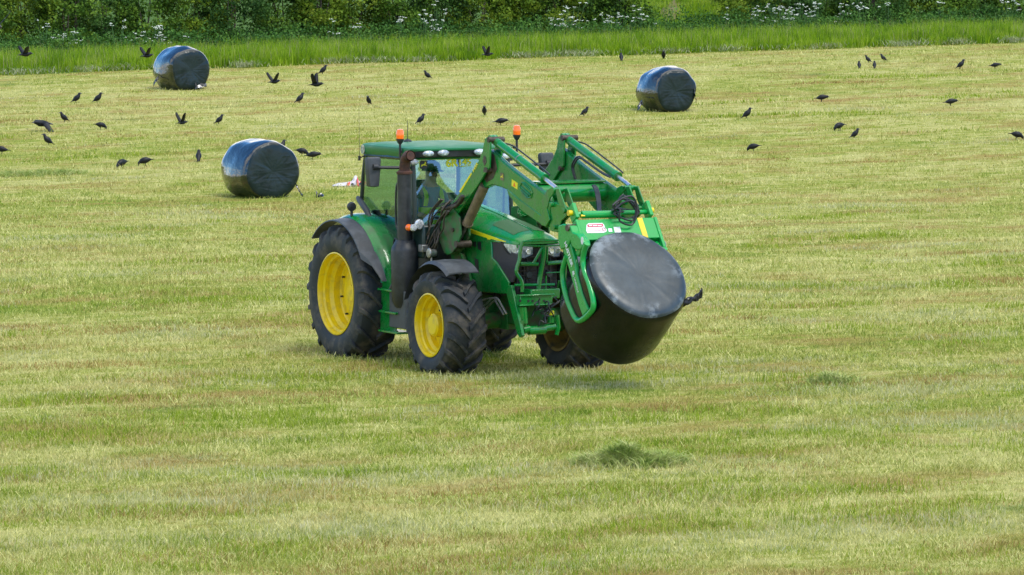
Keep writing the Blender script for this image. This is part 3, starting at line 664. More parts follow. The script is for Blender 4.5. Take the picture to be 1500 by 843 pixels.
for sg in (-1, 1):
    bm = BM(); plate(bm, TY([(668, 333), (719.6, 349), (721, 378), (728, 385), (736, 398), (746, 414), (743, 431), (697, 428), (668, 420)], -.35), sg*.325, sg*.352)
    sp = obj('side_panel', bm, M['green'], TR, bevel=.012)
    bm = BM(); plate(bm, TY([(717, 348), (743, 356), (748, 370), (757, 374), (757, 392), (750, 414), (745, 414), (733, 400), (726, 388), (719, 380)], -.35), sg*.31, sg*.335)
    obj('side_grille', bm, M['grille'], TR, bevel=.006)
    bm = BM()
    for q in ([(692.5, 339), (698, 341), (698, 363), (693.5, 361)], [(699.5, 341), (705, 343), (705.5, 368), (700.5, 365)], [(695.5, 378), (701, 381), (702, 401), (697, 399)]):
        plate(bm, TY(q, -.35), sg*.345, sg*.356)
    obj('vent_slot', bm, M['black'], sp, split=True)
    bm = BM(); st_ = []
    for x_, hw_, zt_, th_ in ((2.05, .3755, 1.785, .045), (2.3, .370, 1.757, .048), (2.6, .3585, 1.722, .042), (2.9, .3485, 1.687, .028), (3.12, .339, 1.657, .006)):
        st_.append([(x_, sg*(hw_-.006), zt_-.03), (x_, sg*(hw_+.003), zt_-.03), (x_, sg*(hw_+.003), zt_-.03-th_), (x_, sg*(hw_-.006), zt_-.03-th_)])
    loft(bm, st_)
    obj('stripe', bm, M['decal'], hood)
    bm = BM(); plate(bm, TY([(713, 345.5), (717.5, 346.5), (718, 351.5), (713.5, 351)], -.36), sg*.352, sg*.358)
    obj('badge', bm, M['decal'], sp)
    bm = BM(); plate(bm, TY([(684.5, 348.5), (688.5, 349.5), (689, 353), (685, 352)], -.36), sg*.352, sg*.358)
    obj('badge', bm, M['decal'], sp)
bm = BM(); plate(bm, TY([(697, 378), (716, 366), (733, 390), (744, 415), (742, 430), (722, 430)], -.35), -.351, -.356)
# front grille
bm = BM()
box(bm, (3.25, 0, 1.27), (.10, .56, .66)); box(bm, (3.30, 0, 1.17), (.06, .40, .42))
for k in range(9): box(bm, (3.312, 0, 1.0+k*.055), (.05, .5, .012))
for yy in (-.16, .0, .16): box(bm, (3.335, yy, 1.22), (.03, .02, .56))
gr = obj('grille', bm, M['grille'], TR, bevel=.004)
for sg in (-1, 1):
    bm = BM(); cyl(bm, (3.33, sg*.14, 1.23), (3.37, sg*.14, 1.23), .045, .04, 16)
    obj('tow_light', bm, M['grey'], gr)
    # headlight: curved wedge round the nose corner
    pl = [(3.10, -.352), (3.2, -.345), (3.28, -.325), (3.325, -.28), (3.345, -.2), (3.352, -.10)]
    zt = [1.60, 1.60, 1.598, 1.596, 1.592, 1.585]; zb = [1.58, 1.505, 1.455, 1.435, 1.435, 1.475]; pl = [(x_+.025*(x_ > 3.25), y_) for x_, y_ in pl]
    bm = BM(); secs = []
    for (x, y), a, b in zip(pl, zt, zb): secs.append([(x, -sg*y, b), (x, -sg*y, a), (x-.06, -sg*(y+.05) if x < 3.3 else -sg*y, a), (x-.06, -sg*(y+.05) if x < 3.3 else -sg*y, b)])
    loft(bm, secs); hl = obj('headlight', bm, M['lamp'], TR)
    bm = BM()
    for (x, y) in ((3.352, -.262), (3.376, -.16)):
        lathe(bm, [(.0, .01), (.03, .012), (.036, .0), (.026, -.004), (.0, -.012)], (x, -sg*y, 1.51), 16, 'X')
    obj('reflector', bm, M['chrome'], hl, split=True)
    bm = BM(); loft(bm, [[(x+.004, -sg*(y-.004*(x < 3.3)), b-.008), (x+.004, -sg*(y-.004*(x < 3.3)), b+.006), (x-.05, -sg*(y+.0), b+.006), (x-.05, -sg*(y), b-.008)] for (x, y), b in zip(pl, zb)])
    obj('headlight_rim', bm, M['black'], hl)
# --- cab
XF = 1.25
floor_z = 1.12
bm = BM(); box(bm, (.62, 0, 1.14), (1.3, 1.30, .12)); box(bm, (1.18, 0, 1.42), (.10, 1.2, .5)); box(bm, (.02, 0, 1.45), (.08, 1.3, .55)); 
cab = obj('cab_base', bm, M['floor'], TR, bevel=.02)
def bar(bm, a, b, w1, w2):
    a, b = Vector(a), Vector(b); d = b-a; q = d.to_track_quat('Z', 'Y').to_matrix()
    box(bm, (a+b)/2, (w1, w2, d.length), q)
M['pillar'] = mat('dark_green_pillar', (.012, .03, .026), .35)
for sg in (-1, 1):
    bm = BM()
    tube(bm, [(XF, sg*.665, 2.56), (XF+.05, sg*.675, 2.2), (XF+.09, sg*.68, 1.8), (XF+.06, sg*.66, 1.15)], .032, 8)
    tube(bm, [(-.10, sg*.66, 2.56), (-.13, sg*.68, 2.28), (-.16, sg*.69, 1.97)], .026, 8)
    tube(bm, [(-.16, sg*.70, 1.97), (.28, sg*.72, 1.71), (.5, sg*.72, 1.50), (.76, sg*.72, 1.17)], .022, 8)
    tube(bm, [(-.10, sg*.66, 2.55), (.6, sg*.68, 2.56), (XF, sg*.665, 2.56)], .03, 8)
    tube(bm, [(.76, sg*.70, 1.17), (1.2, sg*.68, 1.15)], .02, 8)
    obj('cab_pillars', bm, M['pillar'], TR)
    bm = BM(); tube(bm, [(-.20, sg*.72, 2.0), (-.12, sg*.74, 1.98), (.12, sg*.75, 1.85), (.33, sg*.76, 1.68)], [.03, .04, .04, .02], 8)
    obj('quarter_trim', bm, M['grey'], TR)
    bm = BM(); plate(bm, [(-.10, 2.54), (XF, 2.54), (XF+.01, 2.2), (XF, 1.8), (XF-.06, 1.17), (.78, 1.19), (.5, 1.52), (.28, 1.73), (-.14, 1.97)], sg*.682, sg*.688)
    dr = obj('door', bm, M['glass'], TR)
    bm = BM()
    tube(bm, spline([(1.02, sg*.70, 2.28), (.98, sg*.76, 2.2), (.97, sg*.76, 1.75), (1.05, sg*.76, 1.66), (1.14, sg*.71, 1.64)], 5), .013, 8)
    tube(bm, spline([(.93, sg*.76, 1.2), (.90, sg*.76, 1.42), (.93, sg*.76, 1.54), (1.0, sg*.76, 1.52), (1.02, sg*.74, 1.40)], 5), .014, 8)
    box(bm, (.92, sg*.70, 1.62), (.05, .03, .12))
    obj('handle', bm, M['black'], dr)
bm = BM(); bm.faces.new([bm.verts.new(p) for p in ((XF+.0, -.64, 2.57), (XF+.0, .64, 2.57), (XF+.07, .65, 2.15), (XF+.14, .64, 1.60), (XF+.14, -.64, 1.60), (XF+.07, -.65, 2.15))])
ws = obj('windscreen', bm, M['glass_front'], TR)
bm = BM(); bm.faces.new([bm.verts.new(p) for p in ((-.12, -.64, 2.53), (-.12, .64, 2.53), (-.15, .65, 1.75), (-.15, -.65, 1.75))])
obj('rear_window', bm, M['glass'], TR)
# roof
def rr(x0, x1, hw, r, z, n=5, bulge=0):
    o = []
    for cx, cy, a0 in ((x1-r, hw-r, 0), (x0+r, hw-r, 90), (x0+r, -hw+r, 180), (x1-r, -hw+r, 270)):
        for k in range(n+1):
            a = R(a0+90*k/n); o.append(Vector((cx+math.cos(a)*r, cy+math.sin(a)*r, z)))
    return o
def bow(sec, x1): 
    for p in sec:
        if p.x > .6: p.x += .07*(1-(p.y/.72)**2)*((p.x-.6)/.7)
    return sec
bm = BM()
loft(bm, [bow(rr(-.16, 1.28, .67, .1, 2.55), 1), bow(rr(-.20, 1.30, .70, .12, 2.575), 1), bow(rr(-.22, 1.34, .715, .14, 2.63), 1), bow(rr(-.215, 1.41, .715, .15, 2.672), 1), bow(rr(-.21, 1.41, .71, .15, 2.69), 1), bow(rr(-.17, 1.36, .67, .15, 2.705), 1), bow(rr(-.02, 1.2, .52, .15, 2.722), 1), bow(rr(.3, .9, .25, .1, 2.728), 1)])
for v in bm.verts:   # right and left front corners dip to the lamp
    if v.co.x > 1.05 and v.co.z < 2.69: v.co.z -= .0
rf = obj('roof', bm, M['roofgreen'], TR, sharp=50)
bm = BM()
loft(bm, [bow(rr(1.0, 1.365, .69, .14, 2.576), 1), bow(rr(1.0, 1.385, .705, .15, 2.588), 1), bow(rr(1.0, 1.392, .71, .15, 2.665), 1)])
obj('visor', bm, M['black'], rf)
bm = BM(); tube(bm, [(1.1, .08, 2.715), (1.12, .22, 2.718)], .012, 6, flat=.5); box(bm, (-.04, 0, 2.71), (.004, 1.0, .01))
obj('roof_seam', bm, M['pillar'], rf)
for (px, py, s_) in ((605.5, 238, .8), (628, 225.5, 1), (650, 224.5, 1), (703, 223, 1), (727, 226, 1), (741, 229, .8)):
    for it in range(3):
        if it == 0: xx = 1.42
        p = T(px, py, 0, xx); xx = 1.40+.07*(1-(p.y/.72)**2)*1.1-(.08 if abs(p.y) > .6 else 0)
    p = T(px, py, 0, xx)
    bm = BM(); lathe(bm, [(0, .035), (.04, .03), (.062, .012), (.068, -.005), (.06, -.04)], (0, 0, 0), 20, 'X')
    bmesh.ops.transform(bm, matrix=Matrix.Translation(p) @ Matrix.Rotation(R(-28 if p.y < -.6 else (28 if p.y > .6 else 0)), 4, 'Z') @ Matrix.Diagonal((1, 1.15*s_, .62, 1)), verts=bm.verts)
    obj('work_light', bm, M['lamp'], rf)
# rear corner lamp and aerials
p = T(533, 219, 1, -.70); bm = BM(); lathe(bm, [(0, .03), (.05, .02), (.06, -.02)], p, 14, 'Y'); bmesh.ops.scale(bm, vec=(1, 1, 1), verts=bm.verts)
obj('corner_lamp', bm, M['lamp'], rf)
p = T(597, 211, 1, -.25); bm = BM(); lathe(bm, [(.06, 0), (.05, .03), (.02, .045), (0, .05)], (p.x, p.y, 2.715), 14, 'Z'); cyl(bm, (p.x, p.y, 2.74), (p.x, p.y, 3.0), .006, .003, 6)
obj('antenna', bm, M['black'], TR)
p = T(526.5, 232, 1, -.74); bm = BM(); cyl(bm, p-Vector((0, 0, .03)), p+Vector((0, 0, .03)), .018, seg=8); cyl(bm, p, p+Vector((-.01, 0, .62)), .0035, .002, 5); cyl(bm, p, (p.x+.06, -.70, p.z+.03), .008, seg=6)
obj('antenna', bm, M['black'], TR)
# beacons
for (px, y_) in ((586, -.74), (757, .74)):
    p = T(px, 206 if px < 600 else 200, 1, y_); b = empty('beacon', p, 0, TR)
    bm = BM(); lathe(bm, [(.015, -.22), (.015, -.05), (.032, -.03), (.046, .0), (.05, .02), (0, .02)], seg=16, axis='Z'); box(bm, (-.0, -.02*(1 if y_ > 0 else -1), -.14), (.03, .06, .03))
    obj('beacon_base', bm, M['black'], b)
    bm = BM(); lathe(bm, [(.046, .02), (.049, .06), (.047, .11), (.036, .135), (0, .145)], seg=20, axis='Z')
    obj('beacon_lens', bm, M['orange'], b)
bm = BM(); box(bm, (1.05, .76, 2.52), (.04, .16, .05)); 
obj('beacon_bracket', bm, M['black'], TR)
# mirrors
def mirror(sg, xm, ym, z0, z1):
    m_ = empty('mirror', (xm, ym*sg, 0), 0, TR)
    bm = BM(); loft(bm, [[(dx*(1 if z < z1 else .8), sg*dy*wf, z) for dx, dy in ((-.045, -.10), (.03, -.09), (.045, 0), (.03, .09), (-.045, .10))] for z, wf in ((z0, .62), (z0+.02, .78), (z0+.2, .95), (z1-.03, 1.05), (z1, .9))])
    h = obj('mirror_housing', bm, M['grey'], m_, bevel=.012)
    bm = BM(); loft(bm, [[(-.047, -.085*wf, z), (-.047, .085*wf, z), (-.050, .085*wf, z), (-.050, -.085*wf, z)] for z, wf in ((z0+.03, .75), (z1-.04, 1))])
    obj('mirror_glass', bm, M['chrome'], m_)
    bm = BM(); tube(bm, spline([(.05, 0, 2.46), (.05, -sg*.12, 2.46), (XF-xm, -sg*(ym-.68), 2.45)], 4), .02, 8); cyl(bm, (.055, -.03, 2.47), (.055, .03, 2.47), .035)
    obj('mirror_arm', bm, M['black'], m_)
p = T(547, 252, 0, 1.15); mirror(-1, 1.15, -p.y, 2.22, 2.59)
mirror(1, 1.32, 1.19, 2.26, 2.60)
# interior: seat, wheel, dash
bm = BM(); box(bm, (.30, .0, 1.62), (.5, .5, .14)); box(bm, (.10, .0, 1.88), (.14, .48, .5), Matrix.Rotation(R(-8), 3, 'Y')); box(bm, (.07, 0, 2.16), (.1, .28, .14)); box(bm, (.3, 0, 1.4), (.4, .4, .32)); box(bm, (.35, -.36, 1.76), (.4, .12, .08))
seat = obj('seat', bm, M['black'], TR, bevel=.03)
bm = BM(); cyl(bm, (1.12, 0, 1.45), (.86, 0, 1.86), .05, .035); box(bm, (1.08, 0, 1.72), (.16, .34, .2), Matrix.Rotation(R(-30), 3, 'Y'))
obj('dashboard', bm, M['pillar'], TR, bevel=.03)
bm = BM(); q = Matrix.Rotation(R(-32), 3, 'Y')
ring = [Vector((.84, 0, 1.88))+q @ Vector((math.cos(a)*.20, math.sin(a)*.20, 0)) for a in [2*math.pi*k/24 for k in range(25)]]
tube(bm, ring, .016, 8, caps=False); 
for a in (0, 2.1, 4.2): tube(bm, [(.84, 0, 1.87), tuple(Vector((.84, 0, 1.88))+q @ Vector((math.cos(a)*.2, math.sin(a)*.2, 0)))], .012, 6)
obj('steering_wheel', bm, M['black'], TR)
bm = BM(); box(bm, (1.0, -.50, 2.12), (.05, .18, .14)); tube(bm, [(1.0, -.5, 2.05), (1.02, -.55, 1.75), (.9, -.58, 1.5)], .014, 6)
obj('display_screen', bm, M['black'], TR, bevel=.01)
bm = BM(); box(bm, (.55, -.45, 1.98), (.05, .20, .16), Matrix.Rotation(R(20), 3, 'Z')); tube(bm, [(.55, -.45, 1.9), (.5, -.46, 1.75), (.42, -.40, 1.6)], .018, 6); box(bm, (.30, -.42, 1.60), (.55, .16, .28)); box(bm, (.05, -.2, 1.75), (.12, .3, .3))
obj('control_console', bm, M['black'], TR, bevel=.015, split=True)
bm = BM(); box(bm, (.30, .46, 1.55), (.6, .26, .30)); box(bm, (.05, .50, 1.85), (.08, .28, .4)); obj('passenger_seat', bm, M['black'], TR, bevel=.02)
bm = BM(); box(bm, (-.06, 0, 1.60), (.06, 1.2, .5)); obj('rear_panel', bm, M['pillar'], TR, bevel=.02)
# windscreen badges
def text_bm(s, size, bold=0):
    cu = bpy.data.curves.new('t', 'FONT'); cu.body = s; cu.size = size; cu.extrude = .0008; cu.offset = bold; cu.align_x = 'LEFT'; cu.resolution_u = 3
    o = bpy.data.objects.new('t', cu); C.objects.link(o); bpy.context.view_layer.update()
    me = o.evaluated_get(bpy.context.evaluated_depsgraph_get()).to_mesh(); bm = BM(); bm.from_mesh(me)
    bpy.data.objects.remove(o); bpy.data.curves.remove(cu); return bm
def put_text(name, s, org, ex, ey, width, height, m, parent, bold=.0, lift=.004):
    "fit the text into width x height at org, ex along the line, ey up the letters"
    bm = text_bm(s, 1, bold); xs = [v.co.x for v in bm.verts]; ys = [v.co.y for v in bm.verts]
    ex, ey = Vector(ex).normalized(), Vector(ey); ey = (ey-ex*ey.dot(ex)).normalized(); ez = ex.cross(ey)
    x0, y0, sx, sy = min(xs), min(ys), width/(max(xs)-min(xs)), height/(max(ys)-min(ys))
    for v in bm.verts: v.co = Vector(org)+ex*(v.co.x-x0)*sx+ey*(v.co.y-y0)*sy+ez*(lift+v.co.z)
    return obj(name, bm, m, parent)
xw = XF+.024
a = T(654, 245.3, 0, xw); b = T(671.5, 244.1, 0, xw)
put_text('lettering', '6R', a, b-a, (0, 0, 1), (b-a).length, .105, M['decal'], ws, .03, lift=.0)
a = T(673, 242.8, 0, xw); b = T(690.5, 241.3, 0, xw)
put_text('lettering', '145', a, b-a, (0, 0, 1), (b-a).length, .075, M['decal'], ws, .03, lift=.0)
bm = BM(); a = T(673, 244.4, 0, xw+.004); b = T(690, 242.8, 0, xw+.004); tube(bm, [a, b], .005, 4); obj('underline', bm, M['decal'], ws)
def deer(parent, c, ex, ez, s, back):
    "leaping deer badge, s = half size; c in tractor frame"
    ex, ez = Vector(ex).normalized(), Vector(ez).normalized(); n_ = ex.cross(ez)
    bm = BM(); m_ = [(-1, -.75), (-.75, -1), (.75, -1), (1, -.75), (1, .75), (.75, 1), (-.75, 1), (-1, .75)]
    A = [bm.verts.new(Vector(c)+ex*x*s+ez*z*s) for x, z in m_]; B = [bm.verts.new(Vector(c)+ex*x*s+ez*z*s+n_*.003) for x, z in m_]
    bm.faces.new(A); bm.faces.new(B)
    for k in range(8): bm.faces.new((A[k], B[k], B[(k+1) % 8], A[(k+1) % 8]))
    o = obj('emblem', bm, back, parent)
    bm = BM(); d = [(-.75, -.1), (-.5, .0), (-.2, .12), (.15, .22), (.3, .5), (.15, .75), (.4, .6), (.45, .8), (.5, .5), (.72, .35), (.5, .28), (.45, .0), (.75, -.15), (.85, -.4), (.65, -.25), (.3, -.2), (-.1, -.15), (-.35, -.3), (-.75, -.6), (-.6, -.3)]
    bm.faces.new([bm.verts.new(Vector(c)+ex*x*s+ez*z*s+n_*.006) for x, z in d]); obj('deer', bm, M['decal'], parent)
deer(ws, T(620.5, 241.5, 0, xw+.004), (0, 1, 0), (0, 0, 1), .052, M['black'])
# --- rear fenders
for sg in (-1, 1):
    def farc(r, y, a0, a1, n=20, dz=0): return [Vector((r*math.cos(R(a0+(a1-a0)*k/n)), y, .80+dz+r*math.sin(R(a0+(a1-a0)*k/n)))) for k in range(n+1)]
    bm = BM(); A0, A1 = 134, 14
    prof = []
    outer = farc(.945, sg*1.16, A0, A1); rim_ = farc(.93, sg*1.165, A0, A1); bord = farc(.965, sg*.96, A0, A1); under = farc(.945, sg*.96, A0, A1); ou = farc(.925, sg*1.15, A0, A1)
    secs = [list(x) for x in zip(outer, bord, under, ou, rim_)]
    # the front end flares forward
    for s_ in secs:
        for p in s_:
            if p.x > .80 and p.z < 1.45:
                if abs(p.y) > 1: p.y -= math.copysign((1.45-p.z)*.35, p.y)
                p.x += (1.45-p.z)*.42
    loft(bm, secs)
    obj('fender_extension', bm, M['fender'], TR, sharp=30)
    bm = BM(); A0, A1 = 122, 12
    a_ = farc(.968, sg*.965, A0, A1); b_ = farc(1.0, sg*.92, A0, A1); c_ = farc(1.02, sg*.80, A0, A1); d_ = farc(1.02, sg*.66, A0, A1); e_ = farc(.98, sg*.66, A0, A1); f2 = farc(.955, sg*.955, A0, A1)
    loft(bm, [list(x) for x in zip(a_, b_, c_, d_, e_, f2)])
    plate(bm, [(p.x, p.z) for p in farc(.99, 0, 75, 12, 8)]+[(.96, 1.12), (.5, 1.12), (.22, 1.3)], sg*.66, sg*.69)
    obj('fender', bm, M['green'], TR, sharp=35)
    bm = BM(); p = T(515, 303, 1, -.93)
    lathe(bm, [(0, .045), (.05, .035), (.062, .0), (.05, -.035), (0, -.045)], (p.x, sg*.93, p.z), 18, 'X'); bmesh.ops.scale(bm, vec=(1, 1, 1), verts=bm.verts); cyl(bm, (p.x, sg*.93, p.z), (p.x, sg*.93, p.z-.12), .018)
    obj('fender_lamp', bm, M['black'], TR)
# --- steps on the right, tank box
for sg in (-1, 1):
    st = empty('cab_steps', (0, 0, 0), 0, TR)
    bm = BM()
    plate(bm, TY([(562, 393), (580, 393), (580, 486), (557, 486), (557.5, 440), (555, 424), (554, 412), (562, 398)], -.9), sg*.885, sg*.90)
    obj('step_side', bm, M['green'], st, bevel=.004)
    bm = BM()
    for (xa, xb, z) in ((.90, 1.38, .92), (.93, 1.40, .645), (.92, 1.44, .40)): box(bm, ((xa+xb)/2, sg*.88, z), (xb-xa, .22, .028))
    obj('step_tread', bm, M['green'], st, bevel=.006, split=True)
bm = BM(); loft(bm, [rr(1.12, 1.62, .17, .05, z) for z in (.46, .5, .85, .93)]); 
for v in bm.verts: v.co.y -= .78
tube(bm, [(1.2, -.95, .93), (1.3, -.97, 1.0), (1.5, -.95, 1.02)], .03, 8)
obj('tool_box', bm, M['grey'], TR, bevel=.01)
bm = BM(); loft(bm, [rr(.8, 1.5, .2, .08, z) for z in (.5, .55, 1.0, 1.05)]); 
for v in bm.verts: v.co.y += .66
obj('fuel_tank', bm, M['black'], TR, bevel=.01)
# --- exhaust
ex = empty('exhaust', (1.41, -.86, 0), 0, TR)
bm = BM(); lathe(bm, [(.0, .70), (.12, .72), (.165, .80), (.17, 1.15), (.175, 1.42), (.165, 1.47), (.13, 1.53), (.115, 1.56), (0, 1.56)], seg=28, axis='Z')
obj('muffler', bm, M['black'], ex)
bm = BM(); lathe(bm, [(.0, 1.55), (.092, 1.55), (.092, 2.38), (.098, 2.385), (.098, 2.40), (.08, 2.40), (0, 2.4)], seg=24, axis='Z')
obj('heat_shield', bm, M['black'], ex)
bm = BM(); pts = spline([(0, 0, 2.38), (0.005, 0, 2.48), (.03, -.0, 2.56), (.09, .0, 2.61), (.17, .0, 2.62)], 4)
tube(bm, pts, .068, 16, caps=False); tube(bm, [p_ for p_ in pts[-6:]], .055, 16, caps=True); lathe(bm, [(.10, 2.385), (.103, 2.41), (.08, 2.43), (.07, 2.42)], seg=20, axis='Z')
obj('tail_pipe', bm, M['rust'], ex)
bm = BM(); p = T(614, 329, 1, -.78); lathe(bm, [(0, .022), (.045, .020), (.060, .012), (.064, 0), (.064, -.012)], p, 20, 'X')
obj('work_light', bm, M['lamp'], TR)
bm = BM(); p = T(606, 334, 1, -.86); lathe(bm, [(0, .028), (.035, .02), (.045, 0), (.045, -.03)], p, 18, 'X'); tube(bm, [p-Vector((.02, 0, 0)), (1.25, -.7, 1.7)], .015, 6)
ol = obj('indicator_lamp', bm, M['lamp'], TR)
bm = BM(); lathe(bm, [(0, .04), (.03, .03), (.042, .0), (.042, -.03)], p+Vector((-.05, -.035, 0)), 18, 'X'); obj('indicator_lens', bm, M['oranges'], ol)
bm = BM(); q_ = T(614, 329, 1, -.78); lathe(bm, [(.066, .0), (.072, -.01), (.06, -.06), (0, -.07)], q_, 18, 'X'); tube(bm, [q_-Vector((.05, 0, 0)), (1.27, -.68, 1.72)], .014, 6); obj('lamp_housing', bm, M['black'], TR)
bm = BM(); box(bm, (1.55, -.64, 1.55), (.3, .22, .42)); obj('air_duct', bm, M['pillar'], TR, bevel=.03)
# --- front fenders
for sg in (-1, 1):
    bm = BM(); secs = []
    for k in range(15):
        a = R(158-(158-52)*k/14); r_ = .75
        c, s_ = math.cos(a), math.sin(a); wv = .0
        flat = max(0, (k-5)/9)
        z = .60+r_*s_+flat*.06; x = FRX+r_*c
        secs.append([(x, sg*1.12, z-.03), (x, sg*1.08, z+.008), (x, sg*.9, z+.02), (x, sg*.68, z+.015), (x, sg*.66, z-.02), (x, sg*.68, z), (x, sg*.9, z+.004), (x, sg*1.07, z-.008)])
    loft(bm, secs); obj('front_fender', bm, M['fender'], TR, sharp=30)
    bm = BM(); tube(bm, [(FRX-.1, sg*.66, 1.33), (FRX-.1, sg*.55, 1.2), (FRX-.05, sg*.5, .7)], .025, 8); obj('fender_bracket', bm, M['black'], TR)
# --- front linkage, guard
def tp(l, x): return [T(a, b, 0, x) for a, b in l]
bm = BM(); GX = 3.45
for l, r_ in (([(766, 354), (762, 366), (761, 380), (757, 393), (757, 401), (764, 412), (765, 428)], .024), ([(766, 354.5), (793, 353.5), (826, 352)], .013), ([(766, 360), (793, 361), (825, 359)], .010), ([(826, 352), (828, 384), (826, 425)], .022),
              ([(794, 363), (786, 378), (781, 386)], .018), ([(797, 360), (796, 378), (791, 405), (788, 432)], .03), ([(762, 387), (788, 387)], .024), ([(802, 386), (828, 384)], .024), ([(754, 418), (812, 417)], .016), ([(802, 362), (801, 386)], .012), ([(800, 404), (799, 430)], .01), ([(800, 400), (822, 399)], .008)):
    tube(bm, spline(tp(l, GX), 3), r_, 8)
obj('front_guard', bm, M['green'], TR)
bm = BM(); plate(bm, [(0, 0)]*0 or TY([(746, 418), (751, 418), (767, 492), (763, 495), (759.5, 489), (744, 432)], -.38), -.40, -.36)
plate(bm, TY([(746, 418), (751, 418), (767, 492), (763, 495), (759.5, 489), (744, 432)], -.38), .30, .34)
obj('subframe', bm, M['green'], TR, bevel=.006, split=True)
bm = BM(); X3 = 3.52
a, b = T(759, 430, 0, X3), T(806, 448, 0, X3)
box(bm, (X3, (a.y+b.y)/2, (a.z+b.z)/2), (.12, b.y-a.y, .13)); box(bm, (X3-.15, 0, 1.0), (.3, .4, .12))
box(bm, (X3+.07, (a.y+b.y)/2, (a.z+b.z)/2+.06), (.03, b.y-a.y+.04, .02)); box(bm, (X3+.07, (a.y+b.y)/2, (a.z+b.z)/2-.06), (.03, b.y-a.y+.04, .02))
fl = obj('front_linkage', bm, M['green'], TR, bevel=.012)
bm = BM()
for px in (762, 774, 780, 797): 
    p = T(px, 441, 0, X3+.062); cyl(bm, p-Vector((.01, 0, 0)), p+Vector((.004, 0, 0)), .016, seg=8)
obj('pin_hole', bm, M['black'], fl, split=True)
bm = BM()
for l, r_ in (([(765.5, 450), (767.5, 474)], .052), ([(768, 472), (769, 482)], .03), ([(807, 463), (807, 473)], .045)):
    tube(bm, tp(l, X3+.02), r_, 14)
obj('front_cylinder', bm, M['green'], TR, split=True)
bm = BM(); tube(bm, tp([(766, 484), (775, 482)], X3+.02), .05, 14); tube(bm, tp([(774, 484.5), (798, 483)], X3+.02), .055, 14); tube(bm, tp([(798, 481), (816, 478)], X3+.02), .045, 14); tube(bm, tp([(764, 470), (764, 494)], X3+.06), .025, 8); tube(bm, tp([(816, 462), (818, 480), (815, 491)], X3+.06), .028, 8)
obj('lower_link', bm, M['green'], TR)
bm = BM(); p = T(807, 458, 0, X3+.02); cyl(bm, p-Vector((0, 0, .03)), p+Vector((0, 0, .02)), .04); obj('cap', bm, M['decal'], fl)
bm = BM(); rr_ = random.Random(4)
for k in range(12):
    p = T(rr_.uniform(786, 806), rr_.uniform(440, 462), 0, X3+.05); l = [p]
    for j in range(5): l.append(l[-1]+Vector((rr_.uniform(-.04, .04), rr_.uniform(-.07, .09), rr_.uniform(-.08, .06))))
    tube(bm, spline(l, 3), .009, 6)
obj('hydraulic_hose', bm, M['black'], TR, split=True)
bm = BM()
for l in ([(705, 452), (712, 446), (722, 437), (729, 438), (735, 448), (742, 460)], [(704, 456), (712, 452), (724, 441), (728, 445), (738, 461)], [(707, 440), (720, 437), (730, 440)]): tube(bm, spline([T(x, y, 1, -.42) for x, y in l], 3), .012, 6)
obj('steering_pipe', bm, M['silver'], TR, split=True)
